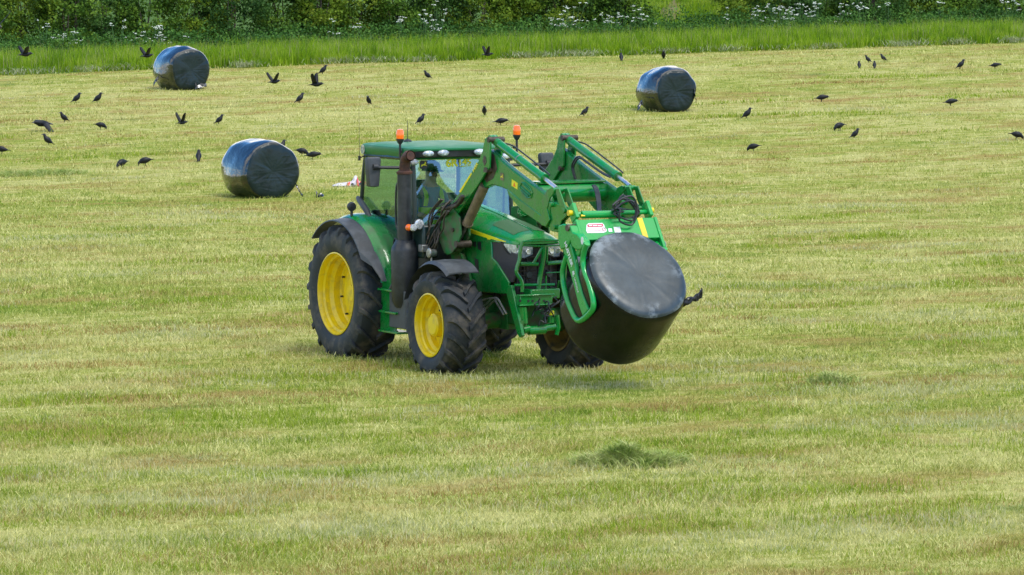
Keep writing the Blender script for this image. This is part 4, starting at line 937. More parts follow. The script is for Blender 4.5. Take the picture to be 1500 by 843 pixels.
# --- loader
for sg in (-1, 1):
    bm = BM()
    plate(bm, TY([(646, 306), (665, 304), (682, 318), (684, 345), (678, 362), (668, 372), (655, 374), (645, 350)], -.52), sg*.46, sg*.49)
    plate(bm, TY([(646, 306), (662, 304), (674, 318), (676, 345), (670, 362), (662, 372), (655, 374), (645, 350)], -.615), sg*.60, sg*.625)
    plate(bm, TY([(650, 320), (668, 330), (670, 368), (656, 372), (648, 352)], -.55), sg*.49, sg*.60)
    plate(bm, TY([(656, 370), (672, 372), (690, 430), (680, 432), (662, 400)], -.45), sg*.36, sg*.42)
    lm = obj('loader_mast', bm, M['dirty'], TR, bevel=.01)
    bm = BM()
    for (px, py, r_) in ((659, 311, .035), (672, 358, .045), (667, 337, .025)):
        p = T(px, py, 1, -.6); cyl(bm, (p.x, sg*.44, p.z), (p.x, sg*.645, p.z), r_, seg=16)
    obj('mast_pin', bm, M['grime'], lm, split=True)
    LA = [(712, 203), (716, 201), (720, 204), (719.5, 225), (719, 246), (712, 255), (701, 273), (684, 297), (669, 319), (658, 322), (652, 314), (661, 302), (676, 281), (690, 257), (703, 236), (709, 221)]
    bm = BM(); o = TY(LA, -.58)
    plate(bm, o, sg*.575, sg*.60); plate(bm, o, sg*.42, sg*.445)
    mid = TY([(700, 262), (708, 256), (684, 290), (669, 314), (660, 316), (656, 311), (676, 284), (692, 258)], -.58)
    mid = TY([(703, 238), (713, 247), (700, 268), (683, 292), (667, 315), (657, 314), (666, 301), (681, 279)], -.58)
    plate(bm, mid, sg*.445, sg*.575)
    la = obj('loader_lower_arm', bm, M['green'], TR, bevel=.006)
    bm = BM(); plate(bm, TY([(672.5, 281), (675, 282.5), (691.5, 255), (690, 253.5)], -.6), sg*.599, sg*.603); obj('stripe', bm, M['decal'], la)
    a = T(693.5, 253.5, 1, -.605); b = T(700.5, 241.5, 1, -.605)
    if sg < 0: put_text('lettering', '643R', a, b-a, T(688, 247, 1, -.605)-a, (b-a).length, .05, M['decal'], la, .02, lift=.0)
    bm = BM()
    for q in ([(711, 228), (714, 230), (715, 238), (712, 243), (709.5, 236)], [(712, 245), (716, 246), (714, 252), (710, 252)]): plate(bm, TY(q, -.58), sg*.598, sg*.604)
    for (px, py, r_) in ((716.5, 205, .035), (713, 250, .03)):
        p = T(px, py, 1, -.6); cyl(bm, (p.x, sg*.40, p.z), (p.x, sg*.615, p.z), r_, seg=16)
    obj('knee_pin', bm, M['grime'], la, split=True)
    UB = [(712, 226), (716, 219), (722, 223), (735.6, 236), (753, 250.5), (776, 268), (801, 286), (806, 296), (805, 318), (798, 332), (760, 303), (744, 279), (735, 275), (722, 271), (708, 277), (705, 268), (713, 250)]
    bm = BM(); plate(bm, TY(UB, -.53), sg*.535, sg*.455)
    plate(bm, TY([(741, 275), (760, 291), (802, 322), (799, 334), (765, 311), (744, 286)], -.54), sg*.540, sg*.45)
    ub = obj('loader_boom', bm, M['green'], TR, bevel=.014)
    bm = BM()
    for q in (((763, 274), (777, 286)), ((764, 279), (774, 288)), ((766, 269), (778, 280))): tube(bm, [Vector((p.x, sg*.537, p.z)) for p in (T(*q[0], 1, -.54), T(*q[1], 1, -.54))], .012, 6)
    tube(bm, [Vector((p.x, sg*.537, p.z)) for p in [T(x, y, 1, -.54) for x, y in ((764, 268), (761, 274), (763, 281), (772, 290), (778, 290), (780, 283), (777, 276), (768, 268), (764, 268))]], .01, 6)
    obj('boom_rib', bm, M['green'], ub)
    bm = BM(); plate(bm, TY([(716, 222), (724, 228), (728, 247), (722, 262), (712, 268), (709, 262), (716, 250), (719, 240)], -.54), sg*.534, sg*.5375); obj('dirt_patch', bm, M['grime'], ub)
    bm = BM(); plate(bm, TY([(749.5, 263), (758, 268.5), (757.5, 278), (749, 272.5)], -.54), sg*.53, sg*.538); obj('warning_sticker', bm, M['decal'], ub)
    if sg < 0:
        a = T(753, 274.5, 1, -.539); bm = BM(); c = T(753.3, 270.5, 1, -.5395)
        bm.faces.new([bm.verts.new(c+Vector((x, 0, z))) for x, z in ((-.035, -.02), (.035, -.03), (0, .03))]); obj('warning_mark', bm, M['oranges'], ub)
        c = T(735.5, 259, 1, -.538); deer(ub, c, (1, 0, -.1), (0, 0, 1), .045, M['brown'])
    # bucket cylinder
    a, b, c = T(722, 204, 1, -.5), T(797, 261.5, 1, -.5), T(815, 276, 1, -.5)
    for p in (a, b, c): p.y = sg*.5
    bm = BM(); tube(bm, [a, b], .052, 18); tube(bm, [a-Vector((0, .05, 0)), a+Vector((0, .05, 0))], .05, 16); d_ = (b-a).normalized(); tube(bm, [b-d_*.05, b+d_*.02], .06, 18)
    tube(bm, [a+(b-a)*.12, a+(b-a)*.14], .056, 18)
    bc = obj('bucket_cylinder', bm, M['green'], TR)
    bm = BM(); tube(bm, [b, c], .026, 14); obj('piston_rod', bm, M['chrome'], bc)
    if sg < 0:
        bm = BM(); tube(bm, [a+(b-a)*.52, a+(b-a)*.53], .056, 18); obj('collar', bm, M['silver'], bc)
    bm = BM(); l = [a+(b-a)*.15+Vector((0, 0, .03)), a+(b-a)*.3+Vector((0, .06, .06)), a+(b-a)*.5+Vector((0, .07, .06)), a+(b-a)*.9+Vector((0, .06, .06)), b+Vector((.05, .05, .04))]
    tube(bm, spline(l, 5), .010, 6); obj('hydraulic_hose', bm, M['black'], bc)
    # lift cylinder
    a, b, c = T(710, 272, 1, -.52), T(691, 330, 1, -.52), T(672, 356, 1, -.52)
    for p in (a, b, c): p.y = sg*.52
    b = a+(c-a)*.66
    bm = BM(); tube(bm, [a, b], .062, 18); tube(bm, [b-(b-a)*.02, b+(b-a)*.015], .07, 18)
    lc = obj('lift_cylinder', bm, M['brown'], TR)
    bm = BM(); tube(bm, [b, c], .022, 12); obj('piston_rod', bm, M['silver'], lc)
    # tip links
    bm = BM()
    for y0 in (.545, .43):
        plate(bm, TY([(798, 296), (806, 278), (812, 275), (818, 277), (816, 283), (810, 290), (806, 306), (810, 322), (804, 332), (797, 330)], -.5), sg*y0, sg*(y0-.02))
        plate(bm, TY([(818, 277), (823, 276), (828, 290), (834, 307), (828, 310), (822, 296)], -.5), sg*y0, sg*(y0-.018))
    for y0 in (.52, .47): plate(bm, TY([(808, 294), (822, 300), (833, 308), (832, 316), (824, 324), (822, 334), (818, 341), (808, 338), (805, 320)], -.5), sg*y0, sg*(y0-.02))
    for (px, py, r_) in ((816, 279, .032), (831, 309, .03), (812, 300, .03), (817, 333, .028)):
        p = T(px, py, 1, -.5); cyl(bm, (p.x, sg*.41, p.z), (p.x, sg*.56, p.z), r_, seg=14)
    obj('tip_linkage', bm, M['green'], TR, bevel=.005)
c = T(884, 281, 1, .455); bm = BM(); tube(bm, [(c.x, -.46, c.z), (c.x, .46, c.z)], .115, 24); box(bm, (c.x-.08, 0, c.z+.13), (.30, .90, .02)); 
obj('cross_tube', bm, M['green'], TR)
bm = BM()
for k in range(3):
    l = [(868+k*2, 272), (872+k*2.2, 280), (875+k*2, 296), (876+k*2, 310), (880+k*2, 318)]
    tube(bm, spline([T(x, y, 0, c.x+.14+.2*j) for j, (x, y) in enumerate(l)], 4), .014, 8)
l = [(842, 262), (838, 245), (842, 234), (848, 230), (856, 235), (880, 252), (892, 258)]
tube(bm, spline([T(x, y, 1, .40) for x, y in l], 5), .014, 8)
tube(bm, spline([T(x+2, y+2, 1, .38) for x, y in l], 5), .012, 8)
obj('hydraulic_hose', bm, M['black'], TR, split=True)
bm = BM(); rr_ = random.Random(8)
for k in range(5):
    cy = T(920, 305, 1, .35); l = []
    n_ = 7; ph = rr_.uniform(0, 6)
    l = [T(900+rr_.uniform(-6, 4), 308, 0, 4.95)]
    for j in range(n_):
        a = math.pi*(1.0-j*.32); l.append(T(918+rr_.uniform(-3, 3)+math.cos(a)*rr_.uniform(12, 20), 308+math.sin(a)*(-1 if k % 2 else 1)*rr_.uniform(12, 24), 0, 5.15+.06*k))
    l.append(T(930+rr_.uniform(-5, 8), 309, 0, 4.95)); tube(bm, spline(l, 4), .012, 7)
obj('hydraulic_hose', bm, M['black'], TR, split=True)
bm = BM(); rr_ = random.Random(5)
for k in range(9):    # greasy hoses hanging round the right mast
    x0, y0 = rr_.uniform(634, 652), rr_.uniform(305, 330); l = [(x0+12, y0-14), (x0, y0), (x0-4+rr_.uniform(-4, 4), y0+18), (x0-10+rr_.uniform(-5, 5), y0+34), (x0-16+rr_.uniform(-5, 5), y0+52)]
    tube(bm, spline([T(a, b, 1, -.6-rr_.uniform(0, .12)) for a, b in l], 4), rr_.uniform(.009, .015), 7)
for k in range(4):
    l = [(655+rr_.uniform(-6, 6), 306), (668, 298+rr_.uniform(-5, 5)), (676, 292+rr_.uniform(-5, 5)), (679, 288)]
    tube(bm, spline([T(a, b, 1, -.63-rr_.uniform(0, .05)) for a, b in l], 4), .016, 7)
obj('mast_hose', bm, M['hose'], TR, split=True)
bm = BM(); p = T(632, 371, 1, -.78); lathe(bm, [(0, -.05), (.06, -.045), (.065, -.03), (.05, .0), (.045, .06)], p, 18, 'Y'); p2 = T(621, 364, 1, -.74); box(bm, p2, (.12, .1, .09)); cyl(bm, p, p-Vector((0, 0, .2)), .012)
obj('hose_coupler', bm, M['silver'], TR, bevel=.006, split=True)
# --- bale grab on the loader
TL = R(34); gx = Vector((math.cos(TL), 0, math.sin(TL))); gu = Vector((-math.sin(TL), 0, math.cos(TL)))   # outward and up directions of the tilted grab
GB = Vector((T(842, 313, 1, -.5).x, 0, T(842, 313, 1, -.5).z))
def G(o, y, u): return GB+gx*o+gu*u+Vector((0, y, 0))
Q = Matrix((gx, Vector((0, 1, 0)), gu)).transposed()
grab = TR
bm = BM()
box(bm, G(-.03, 0, -.25), (.14, 1.06, .28), Q); box(bm, G(-.10, 0, -.46), (.10, 1.04, .16), Q)
for y in (-.5, .5): box(bm, G(-.02, y, .02), (.14, .05, .20), Q)
for y in (-.53, .53): box(bm, G(-.03, y, -.32), (.17, .04, .42), Q)
tube(bm, [G(-.02, -.5, .0), G(-.02, .5, .0)], .03, 10); tube(bm, [G(.0, -.42, -.02), G(.0, .1, -.03)], .045, 12)
gb = obj('grab_beam', bm, M['bgreen'], grab, bevel=.008)
bm = BM()
for y in (-.545, .545): tube(bm, [G(-.02, y-.03, .02), G(-.02, y+.03, .02)], .034, 14)
box(bm, G(.041, .32, -.25), (.006, .07, .27), Q); box(bm, G(.02, -.42, -.05), (.03, .05, .02), Q)
obj('yellow_marking', bm, M['yellow'], gb, split=True)
bm = BM()
def gface(pts, d=.085): bm.faces.new([bm.verts.new(G(d, y, u)) for y, u in pts])
Xf = .040
def onface(px, py):
    "where the sight line meets the front face of the beam"
    o = _rm @ (CAM-O); v = _rm @ ray(px, py); p0 = G(Xf, 0, 0); t = (p0-o).dot(gx)/v.dot(gx); q = o+v*t-GB; return q.y, q.dot(gu)
bm = BM(); gface([onface(*q) for q in ((859, 330), (862, 327.5), (882, 327), (885, 330), (886, 334), (889, 337), (888, 340), (884, 341.5), (860, 342), (858.5, 338))], Xf+.003); 
stk = obj('sticker', bm, M['white'], gb)
bm = BM(); gface([onface(*q) for q in ((860.5, 329.5), (882.5, 328.5), (883.5, 331), (882, 332.8), (861, 333.3), (860, 331))], Xf+.005); obj('sticker_band', bm, M['red'], gb)
bm = BM()
for x0, x1 in ((862.5, 867), (868.2, 874.5), (875.3, 881)): gface([onface(*q) for q in ((x0, 330.6), (x1, 330.3), (x1, 331.7), (x0, 332))], Xf+.007)
obj('sticker_text', bm, M['white'], gb)
bm = BM(); 
y_, u_ = onface(884.3, 336.6); tube(bm, [G(Xf+.006, y_+math.cos(a)*.022, u_+math.sin(a)*.022) for a in [k*math.pi/8 for k in range(17)]], .003, 4, caps=False); gface([onface(*q) for q in ((861, 338.8), (880, 338.2), (880, 338.8), (861, 339.5))], Xf+.005)
obj('sticker_symbol', bm, M['red'], gb)
for q in (((890.5, 335), (896, 335), (897, 340), (891.5, 340)), ((898.5, 333), (908, 332.8), (910, 341), (900.5, 341))):
    bm = BM(); gface([onface(*k) for k in q], Xf+.003); obj('sticker', bm, M['white'], gb)
for sg in (-1, 1):
    y = -.60
    arm = empty('grab_arm', (0, 0, 0), 0, grab) if False else None
    bm = BM(); sh = TY([(822, 331), (829, 328), (840, 331), (843, 340), (850, 343), (858, 353), (859, 361), (855, 366), (848, 366), (842, 361), (840, 352), (836, 362), (826, 366), (822, 352)], y)
    plate(bm, sh, sg*.54, sg*.645)
    plate(bm, TY([(822, 352), (835, 345), (843, 375), (847, 400), (855, 430), (864, 454), (856, 464), (850, 447), (842, 416), (832, 382)], y), sg*.57, sg*.625)
    plate(bm, TY([(852, 345), (856, 350), (853, 364), (846, 377), (842, 372), (846, 360)], y), sg*.565, sg*.60)
    go = obj('grab_arm', bm, M['bgreen'], grab, bevel=.014, seg=3)
    bm = BM()
    l = [(832, 376), (828, 388), (826, 400), (827.5, 418), (833, 440), (839, 455), (844.5, 466), (850, 470), (858, 466), (868, 456), (871, 448), (869.5, 434), (864, 414), (858, 398), (855.5, 382), (857.5, 368), (861.5, 357)]
    bows = [Vector((p.x, sg*(.615), p.z)) for p in [T(a, b, 1, y) for a, b in l]]
    tube(bm, spline(bows, 4), .034, 12); obj('grab_loop', bm, M['bgreen'], go)
    bm = BM(); p = T(853, 353, 1, -.645); lathe(bm, [(0, -.003), (.035, -.002), (.036, .0)], (0, 0, 0), 18, 'Y')
    bmesh.ops.transform(bm, matrix=Matrix.Translation((p.x, sg*.647, p.z)) @ Matrix.Diagonal((.9, 1, 1.3, 1)), verts=bm.verts); obj('sticker', bm, M['white'], go)
    bm = BM(); p = T(835, 334, 1, -.62); cyl(bm, (p.x, sg*.52, p.z), (p.x, sg*.665, p.z), .04, seg=16); obj('grab_pin', bm, M['grime'], go)
    if sg > 0: go.location = (-.16, -.09, -.10)
    if sg < 0:
        a = T(826.5, 356.5, 1, -.652); b = T(837, 392, 1, -.652)
        put_text('lettering', 'HUSTLER', a, b-a, T(832, 355, 1, -.652)-a, (b-a).length, .055, M['white'], go, .03, lift=.001)
        a = T(838.2, 398, 1, -.628); b = T(839.5, 406, 1, -.628)
        put_text('lettering', 'SL', a, b-a, T(842, 397, 1, -.628)-a, (b-a).length, .05, M['white'], go, .06, lift=.001)
        a = T(840.8, 408, 1, -.628); b = T(846.5, 430, 1, -.628)
        put_text('lettering', 'UNROLLA', a, b-a, T(845, 407, 1, -.628)-a, (b-a).length, .03, M['white'], go, .02, lift=.001)

# ---------------------------------------------------------------- bales
def bale_mesh(Rr, L, seed, squash=0, pleat=.012, wr=.006, crisp=False):
    "axis along local X, end face +X; returns bmesh centred on the axis"
    r = random.Random(seed); bm = BM(); n = 112
    prof = [(0, L/2-.015), (.10, L/2-.01), (.25, L/2-.002), (.38, L/2+.004), (.48, L/2), (.525, L/2-.014), (.56, L/2-.036), (.588, L/2-.075), (.605, L/2-.125), (.62, L/2-.22), (.632, L/2-.34), (.64, 0.1), (.64, -.1), (.632, -L/2+.34), (.62, -L/2+.22), (.605, -L/2+.125), (.588, -L/2+.075), (.56, -L/2+.036), (.525, -L/2+.014), (.38, -L/2), (.2, -L/2), (0, -L/2)]
    if crisp:
        cr_ = [(0, L/2-.012), (.12, L/2-.01), (.25, L/2-.004), (.38, L/2), (.48, L/2-.002), (.54, L/2-.010), (.578, L/2-.026), (.602, L/2-.052), (.616, L/2-.085), (.625, L/2-.13), (.631, L/2-.22), (.636, L/2-.34), (.64, .1)]
        prof = cr_+[(q, -h) for q, h in cr_[::-1]]
    fr = [(r.randint(3, 7), r.uniform(0, 6)), (r.randint(9, 15), r.uniform(0, 6)), (r.randint(19, 29), r.uniform(0, 6)), (r.randint(33, 47), r.uniform(0, 6))]
    rings = []
    for i, (q, h) in enumerate(prof):
        ring = []
        for k in range(n):
            a = 2*math.pi*k/n; rr_ = q/.638*Rr
            nz = noise.noise(Vector((math.cos(a)*1.5+seed, math.sin(a)*1.5, h*1.5)))
            if abs(h) > L/2-.07 and q > .05: 
                u_, w_ = q*math.cos(a+seed), q*math.sin(a+seed)
                f = 1.0*noise.noise(Vector((u_*2.2, w_*2.2, seed)))+.5*noise.noise(Vector((u_*3, w_*13, seed+4)))+.35*noise.noise(Vector((u_*22, w_*7, seed+9)))
                hh = h+math.copysign(pleat*f*1, h)
            else: hh = h
            rr_ += wr*3*nz*(1 if q > .5 else 0)+wr*.5*math.sin(17*h+2*a+seed)*(1 if q > .6 else 0)
            ring.append(bm.verts.new((hh, math.cos(a)*rr_, math.sin(a)*rr_)))
        rings.append(ring)
    for i, (a, b) in enumerate(zip(rings, rings[1:])):
        for k in range(n):
            f = bm.faces.new((a[k], b[k], b[(k+1) % n], a[(k+1) % n])); f.material_index = 1 if (prof[i][0] < (.603 if crisp else .57) and prof[i+1][0] < (.603 if crisp else .57)) else 0
    bmesh.ops.remove_doubles(bm, verts=rings[0]+rings[-1], dist=1e-4)
    if squash:
        for v in bm.verts:
            z = v.co.z
            if z < 0: v.co.y *= 1+squash*.55*min(1, (-z/Rr))**1.0*(1 if z > -Rr*.75 else .8); 
            v.co.y *= 1+squash*.35
            if z < -Rr*(1-squash): v.co.z = -Rr*(1-squash)+(z+Rr*(1-squash))*.15
            else: v.co.z = z*(1-squash*.1)
    return bm
def rag(name, pts, wd, parent, seed=0):
    "crumpled strip of film"
    r = random.Random(seed); bm = BM(); pts = spline([Vector(p) for p in pts], 4); row = []
    for i, p in enumerate(pts):
        w_ = wd*(.6+.6*r.random())*(1-.6*i/len(pts)); row.append([bm.verts.new(p+Vector((r.uniform(-.02, .02), r.uniform(-.02, .02)+(j-1)*w_*.6, r.uniform(-.03, .03)+(j-1)*w_*.6))) for j in range(4)])
    for a, b in zip(row, row[1:]):
        for k in range(3): bm.faces.new((a[k], a[k+1], b[k+1], b[k]))
    o = obj(name, bm, M['wrap'], parent, sharp=20); s_ = o.modifiers.new('solid', 'SOLIDIFY'); s_.thickness = .006; return o
# held bale
def dent(bm):
    for v in bm.verts:      # the grab arms press the sides in
        k = max(0, min(1, (.42-v.co.x)/.25)); lim = .605
        if abs(v.co.y) > lim: v.co.y = math.copysign(lim+(abs(v.co.y)-lim)*(1-k*.9), v.co.y)
    return bm
hb = tag(empty('wrapped_bale', O, YAW), 'black film wrapped round bale gripped and tilted up in the air by the green grab', 'bale', 'black wrapped round bales')
HB = T(912, 437, 1, 0)
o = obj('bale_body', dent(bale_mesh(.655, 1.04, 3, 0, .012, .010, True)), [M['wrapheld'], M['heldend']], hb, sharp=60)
hb.location = O+Matrix.Rotation(YAW, 3, 'Z') @ HB
ax = Vector((.769, .012, .633)).normalized(); yy = Vector((0, 0, 1)).cross(ax).normalized(); zz = ax.cross(yy)
Ml = Matrix((ax, yy, zz)).transposed(); o.rotation_euler = Ml.to_euler()
f0 = T(996, 442, 0, (HB+ax*.58).x)-HB
M['film'] = mat('torn_black_film', (.006, .006, .008), .3, 0, bump=.02, bscale=14, rv=.12)
bm = BM(); r_ = random.Random(6); pl_ = spline([f0+Vector(v) for v in ((-.02, -.14, -.05), (.05, -.05, -.01), (.08, .03, .0), (.08, .12, .03), (.06, .21, .05), (.05, .27, .10))], 5)
secs = []
for i, p in enumerate(pl_):
    t = i/(len(pl_)-1); w_ = .075-.045*min(1, t*1.6)+.055*max(0, t-.55)+.008*math.sin(i*1.1); th_ = .03*(1-t*.6)
    secs.append([p+Vector((math.cos(a_)*th_+r_.uniform(-.01, .01), 0+r_.uniform(-.006, .006), math.sin(a_)*w_+r_.uniform(-.006, .006))) for a_ in [k*math.pi/6 for k in range(12)]])
loft(bm, secs); obj('film_tail', bm, M['film'], hb, sharp=25)
bm = BM(); lathe(bm, [(0, .03), (.06, .028), (.10, .006), (.105, -.02)], (0, 0, 0), 11, 'X'); bmesh.ops.transform(bm, matrix=Matrix.Translation(f0+Vector((-.0, -.07, -.03))) @ Ml.to_4x4(), verts=bm.verts); obj('film_patch', bm, M['film'], hb)
# bales lying in the field
def ground_bale(px, py, wpx, axis, seed, label, tails):
    c0 = ground_at(px, py); sc_ = FPX/c0.dot(CD); k = wpx
    root = tag(empty('wrapped_bale', c0), label, 'bale', 'black wrapped round bales')
    Rr = k/sc_/1.86
    o = obj('bale_body', bale_mesh(Rr, Rr*1.95, seed, {11: .13, 23: .11, 37: .17}[seed], .03, .021), [M['wrap'], M['wrapend']], root, sharp=60)
    az = math.atan2(axis[1], axis[0]); o.rotation_euler = (0, 0, az)
    dv = Vector((0, 1, 0))*Rr*.9
    o.location = dv+Vector((0, 0, Rr*.865)); root['_r'] = Rr
    del root['_r']
    for i, (tp_, wd) in enumerate(tails):
        dd = (c0-CAM).dot(CD)
        pl = []
        for (a, b, off) in tp_: 
            q = CAM+ray(a, b)*(dd+off); pl.append(q-c0)
        rag('film_tail', pl, wd, root, seed+i)
    return root, c0, Rr
ground_bale(379, 291, 86, (.47, -.88), 11, 'black film wrapped round bale with a torn patch on top, closest left of the tractor', [([(384, 225, .05), (379, 222, .03), (374, 229, .0), (364, 240, -.08)], .13), ([(433, 269, .1), (437, 277, .1), (443, 287, .0)], .02)])
ground_bale(977, 164.5, 66, (.40, -.92), 23, 'black film wrapped round bale alone on the right side of the field', [([(941, 150, .1), (936, 156, .0), (934, 161, 0)], .10), ([(1016, 128, .2), (1018, 138, .2), (1020, 150, .3)], .12)])
ground_bale(264, 132.5, 63, (.50, -.87), 37, 'black film wrapped round bale farthest away, beside the long grass at top left', [([(232, 115, .1), (227, 121, .0), (225, 126, 0)], .10), ([(285, 128, -.2), (295, 127, -.2), (303, 125.5, -.1)], .1)])

# ---------------------------------------------------------------- the driver
DR = tag(empty('person', O, YAW), 'tractor driver in dark cap, blue top and high visibility vest sitting in the cab', 'person')
M['skin'] = mat('skin', (.42, .22, .15), .55); M['shirt'] = mat('blue_shirt', (.04, .17, .27), .8); M['hivis'] = mat('hi_vis', (.42, .72, .02), .6); M['cap'] = mat('dark_cloth', (.02, .03, .045), .8)
def skinned(name, V, E, Rd, m, parent, lv=2):
    me = bpy.data.meshes.new(name); me.from_pydata([tuple(v) for v in V], E, []); me.update(); me.materials.append(m)
    o = bpy.data.objects.new(name, me); C.objects.link(o); o.parent = parent
    s_ = o.modifiers.new('skin', 'SKIN'); s_.use_smooth_shade = True
    if not me.skin_vertices: me.attributes
    for i, r_ in enumerate(Rd): me.skin_vertices[0].data[i].radius = (r_, r_) if not isinstance(r_, tuple) else r_
    me.skin_vertices[0].data[0].use_root = True
    b = o.modifiers.new('sub', 'SUBSURF'); b.levels = lv; b.render_levels = lv
    return o
hx, hz_ = .40, 1.62
V = [(hx-.03, 0, hz_), (hx-.03, 0, hz_+.22), (hx-.02, 0, hz_+.42), (hx+.0, 0, hz_+.52), (hx+.03, 0, hz_+.60), (hx+.05, 0, hz_+.70),          # 0..5 pelvis, belly, chest, neck base, neck, head
     (hx-.01, .19, hz_+.44), (hx+.06, .25, hz_+.20), (hx+.32, .17, hz_+.16), (hx+.40, .15, hz_+.17), (hx-.01, -.19, hz_+.44), (hx+.06, -.25, hz_+.20), (hx+.32, -.17, hz_+.16), (hx+.40, -.15, hz_+.17),
     (hx+.0, .10, hz_-.02), (hx+.42, .14, hz_+.0), (hx+.48, .14, hz_-.38), (hx+.60, .14, hz_-.44), (hx+.0, -.10, hz_-.02), (hx+.42, -.14, hz_+.0), (hx+.48, -.14, hz_-.38), (hx+.60, -.14, hz_-.44), (hx+.06, 0, hz_+.77)]
E_ = [(0, 1), (1, 2), (2, 3), (3, 4), (4, 5), (5, 22), (3, 6), (6, 7), (7, 8), (8, 9), (3, 10), (10, 11), (11, 12), (12, 13), (0, 14), (14, 15), (15, 16), (16, 17), (0, 18), (18, 19), (19, 20), (20, 21)]
Rd = [(.14, .12), (.15, .12), (.17, .12), (.10, .08), .055, (.085, .105), .065, .048, .036, .035, .065, .048, .036, .035, .09, .07, .05, .04, .09, .07, .05, .04, (.07, .085)]
try:
    pm = me = None
    bm = BM(); ly = bm.verts.layers.skin.verify(); vv = [bm.verts.new(v) for v in V]
    for a, b in E_: bm.edges.new((vv[a], vv[b]))
    for v, r_ in zip(vv, Rd): v[ly].radius = r_ if isinstance(r_, tuple) else (r_, r_)
    vv[0][ly].use_root = True
    me = bpy.data.meshes.new('body'); bm.to_mesh(me); bm.free(); me.materials.append(M['shirt']); me.materials.append(M['skin']); me.materials.append(M['cap'])
    body = bpy.data.objects.new('body', me); C.objects.link(body)
    s_ = body.modifiers.new('skin', 'SKIN'); s_.use_smooth_shade = True
    b = body.modifiers.new('sub', 'SUBSURF'); b.levels = 2; b.render_levels = 2
    bpy.context.view_layer.update()
    me2 = bpy.data.meshes.new_from_object(body.evaluated_get(bpy.context.evaluated_depsgraph_get()))
    bpy.data.objects.remove(body)
    me2.materials.clear()
    for x in (M['shirt'], M['skin'], M['cap']): me2.materials.append(x)
    for p in me2.polygons:
        c = p.center; p.use_smooth = True
        p.material_index = 1 if (c.z > hz_+.55 or (c.x > hx+.17 and c.z > hz_+.10)) else (2 if c.z < hz_+.08 else 0)
    # nose, chin
    me2.name = 'body'; body = bpy.data.objects.new('body', me2); C.objects.link(body); body.parent = DR
except Exception as e: raise
H_ = Vector((hx+.055, 0, hz_+.73))
bm = BM(); lathe(bm, [(.122, -.01), (.124, .04), (.105, .09), (.05, .125), (0, .13)], H_+Vector((-.01, 0, .02)), 20, 'Z'); box(bm, H_+Vector((.13, 0, .02)), (.12, .16, .012), Matrix.Rotation(R(10), 3, 'Y'))
obj('cap', bm, M['cap'], DR, bevel=.004)
bm = BM()
for y in (-.04, .04): bmesh.ops.create_icosphere(bm, subdivisions=1, radius=.014, matrix=Matrix.Translation(H_+Vector((.105, y, -.01))))
obj('eyes', bm, M['cap'], DR)
bm = BM(); tube(bm, [H_+Vector((.10, 0, 0)), H_+Vector((.135, 0, -.045)), H_+Vector((.11, 0, -.055))], [.008, .018, .012], 8)
obj('nose', bm, M['skin'], DR)
bm = BM()   # hi-vis vest: a shell round the torso with two shoulder straps
secs = []
for z, rx, ry in ((hz_-.02, .15, .18), (hz_+.1, .155, .19), (hz_+.22, .155, .195), (hz_+.28, .15, .20)):
    secs.append([(hx-.02+math.cos(a)*rx, math.sin(a)*ry, z) for a in [2*math.pi*k/20 for k in range(20)]])
loft(bm, secs, caps=False)
for y in (-.11, .11): tube(bm, spline([(hx+.12, y*1.1, hz_+.30), (hx+.13, y, hz_+.42), (hx+.04, y, hz_+.53), (hx-.10, y, hz_+.46), (hx-.16, y, hz_+.3)], 4), .03, 8, flat=.5)
obj('vest', bm, M['hivis'], DR)
bm = BM(); loft(bm, [[(hx-.02+math.cos(a)*.158, math.sin(a)*.196, z) for a in [2*math.pi*k/20 for k in range(20)]] for z in (hz_+.12, hz_+.17)], caps=False); obj('reflective_band', bm, M['white'], DR)

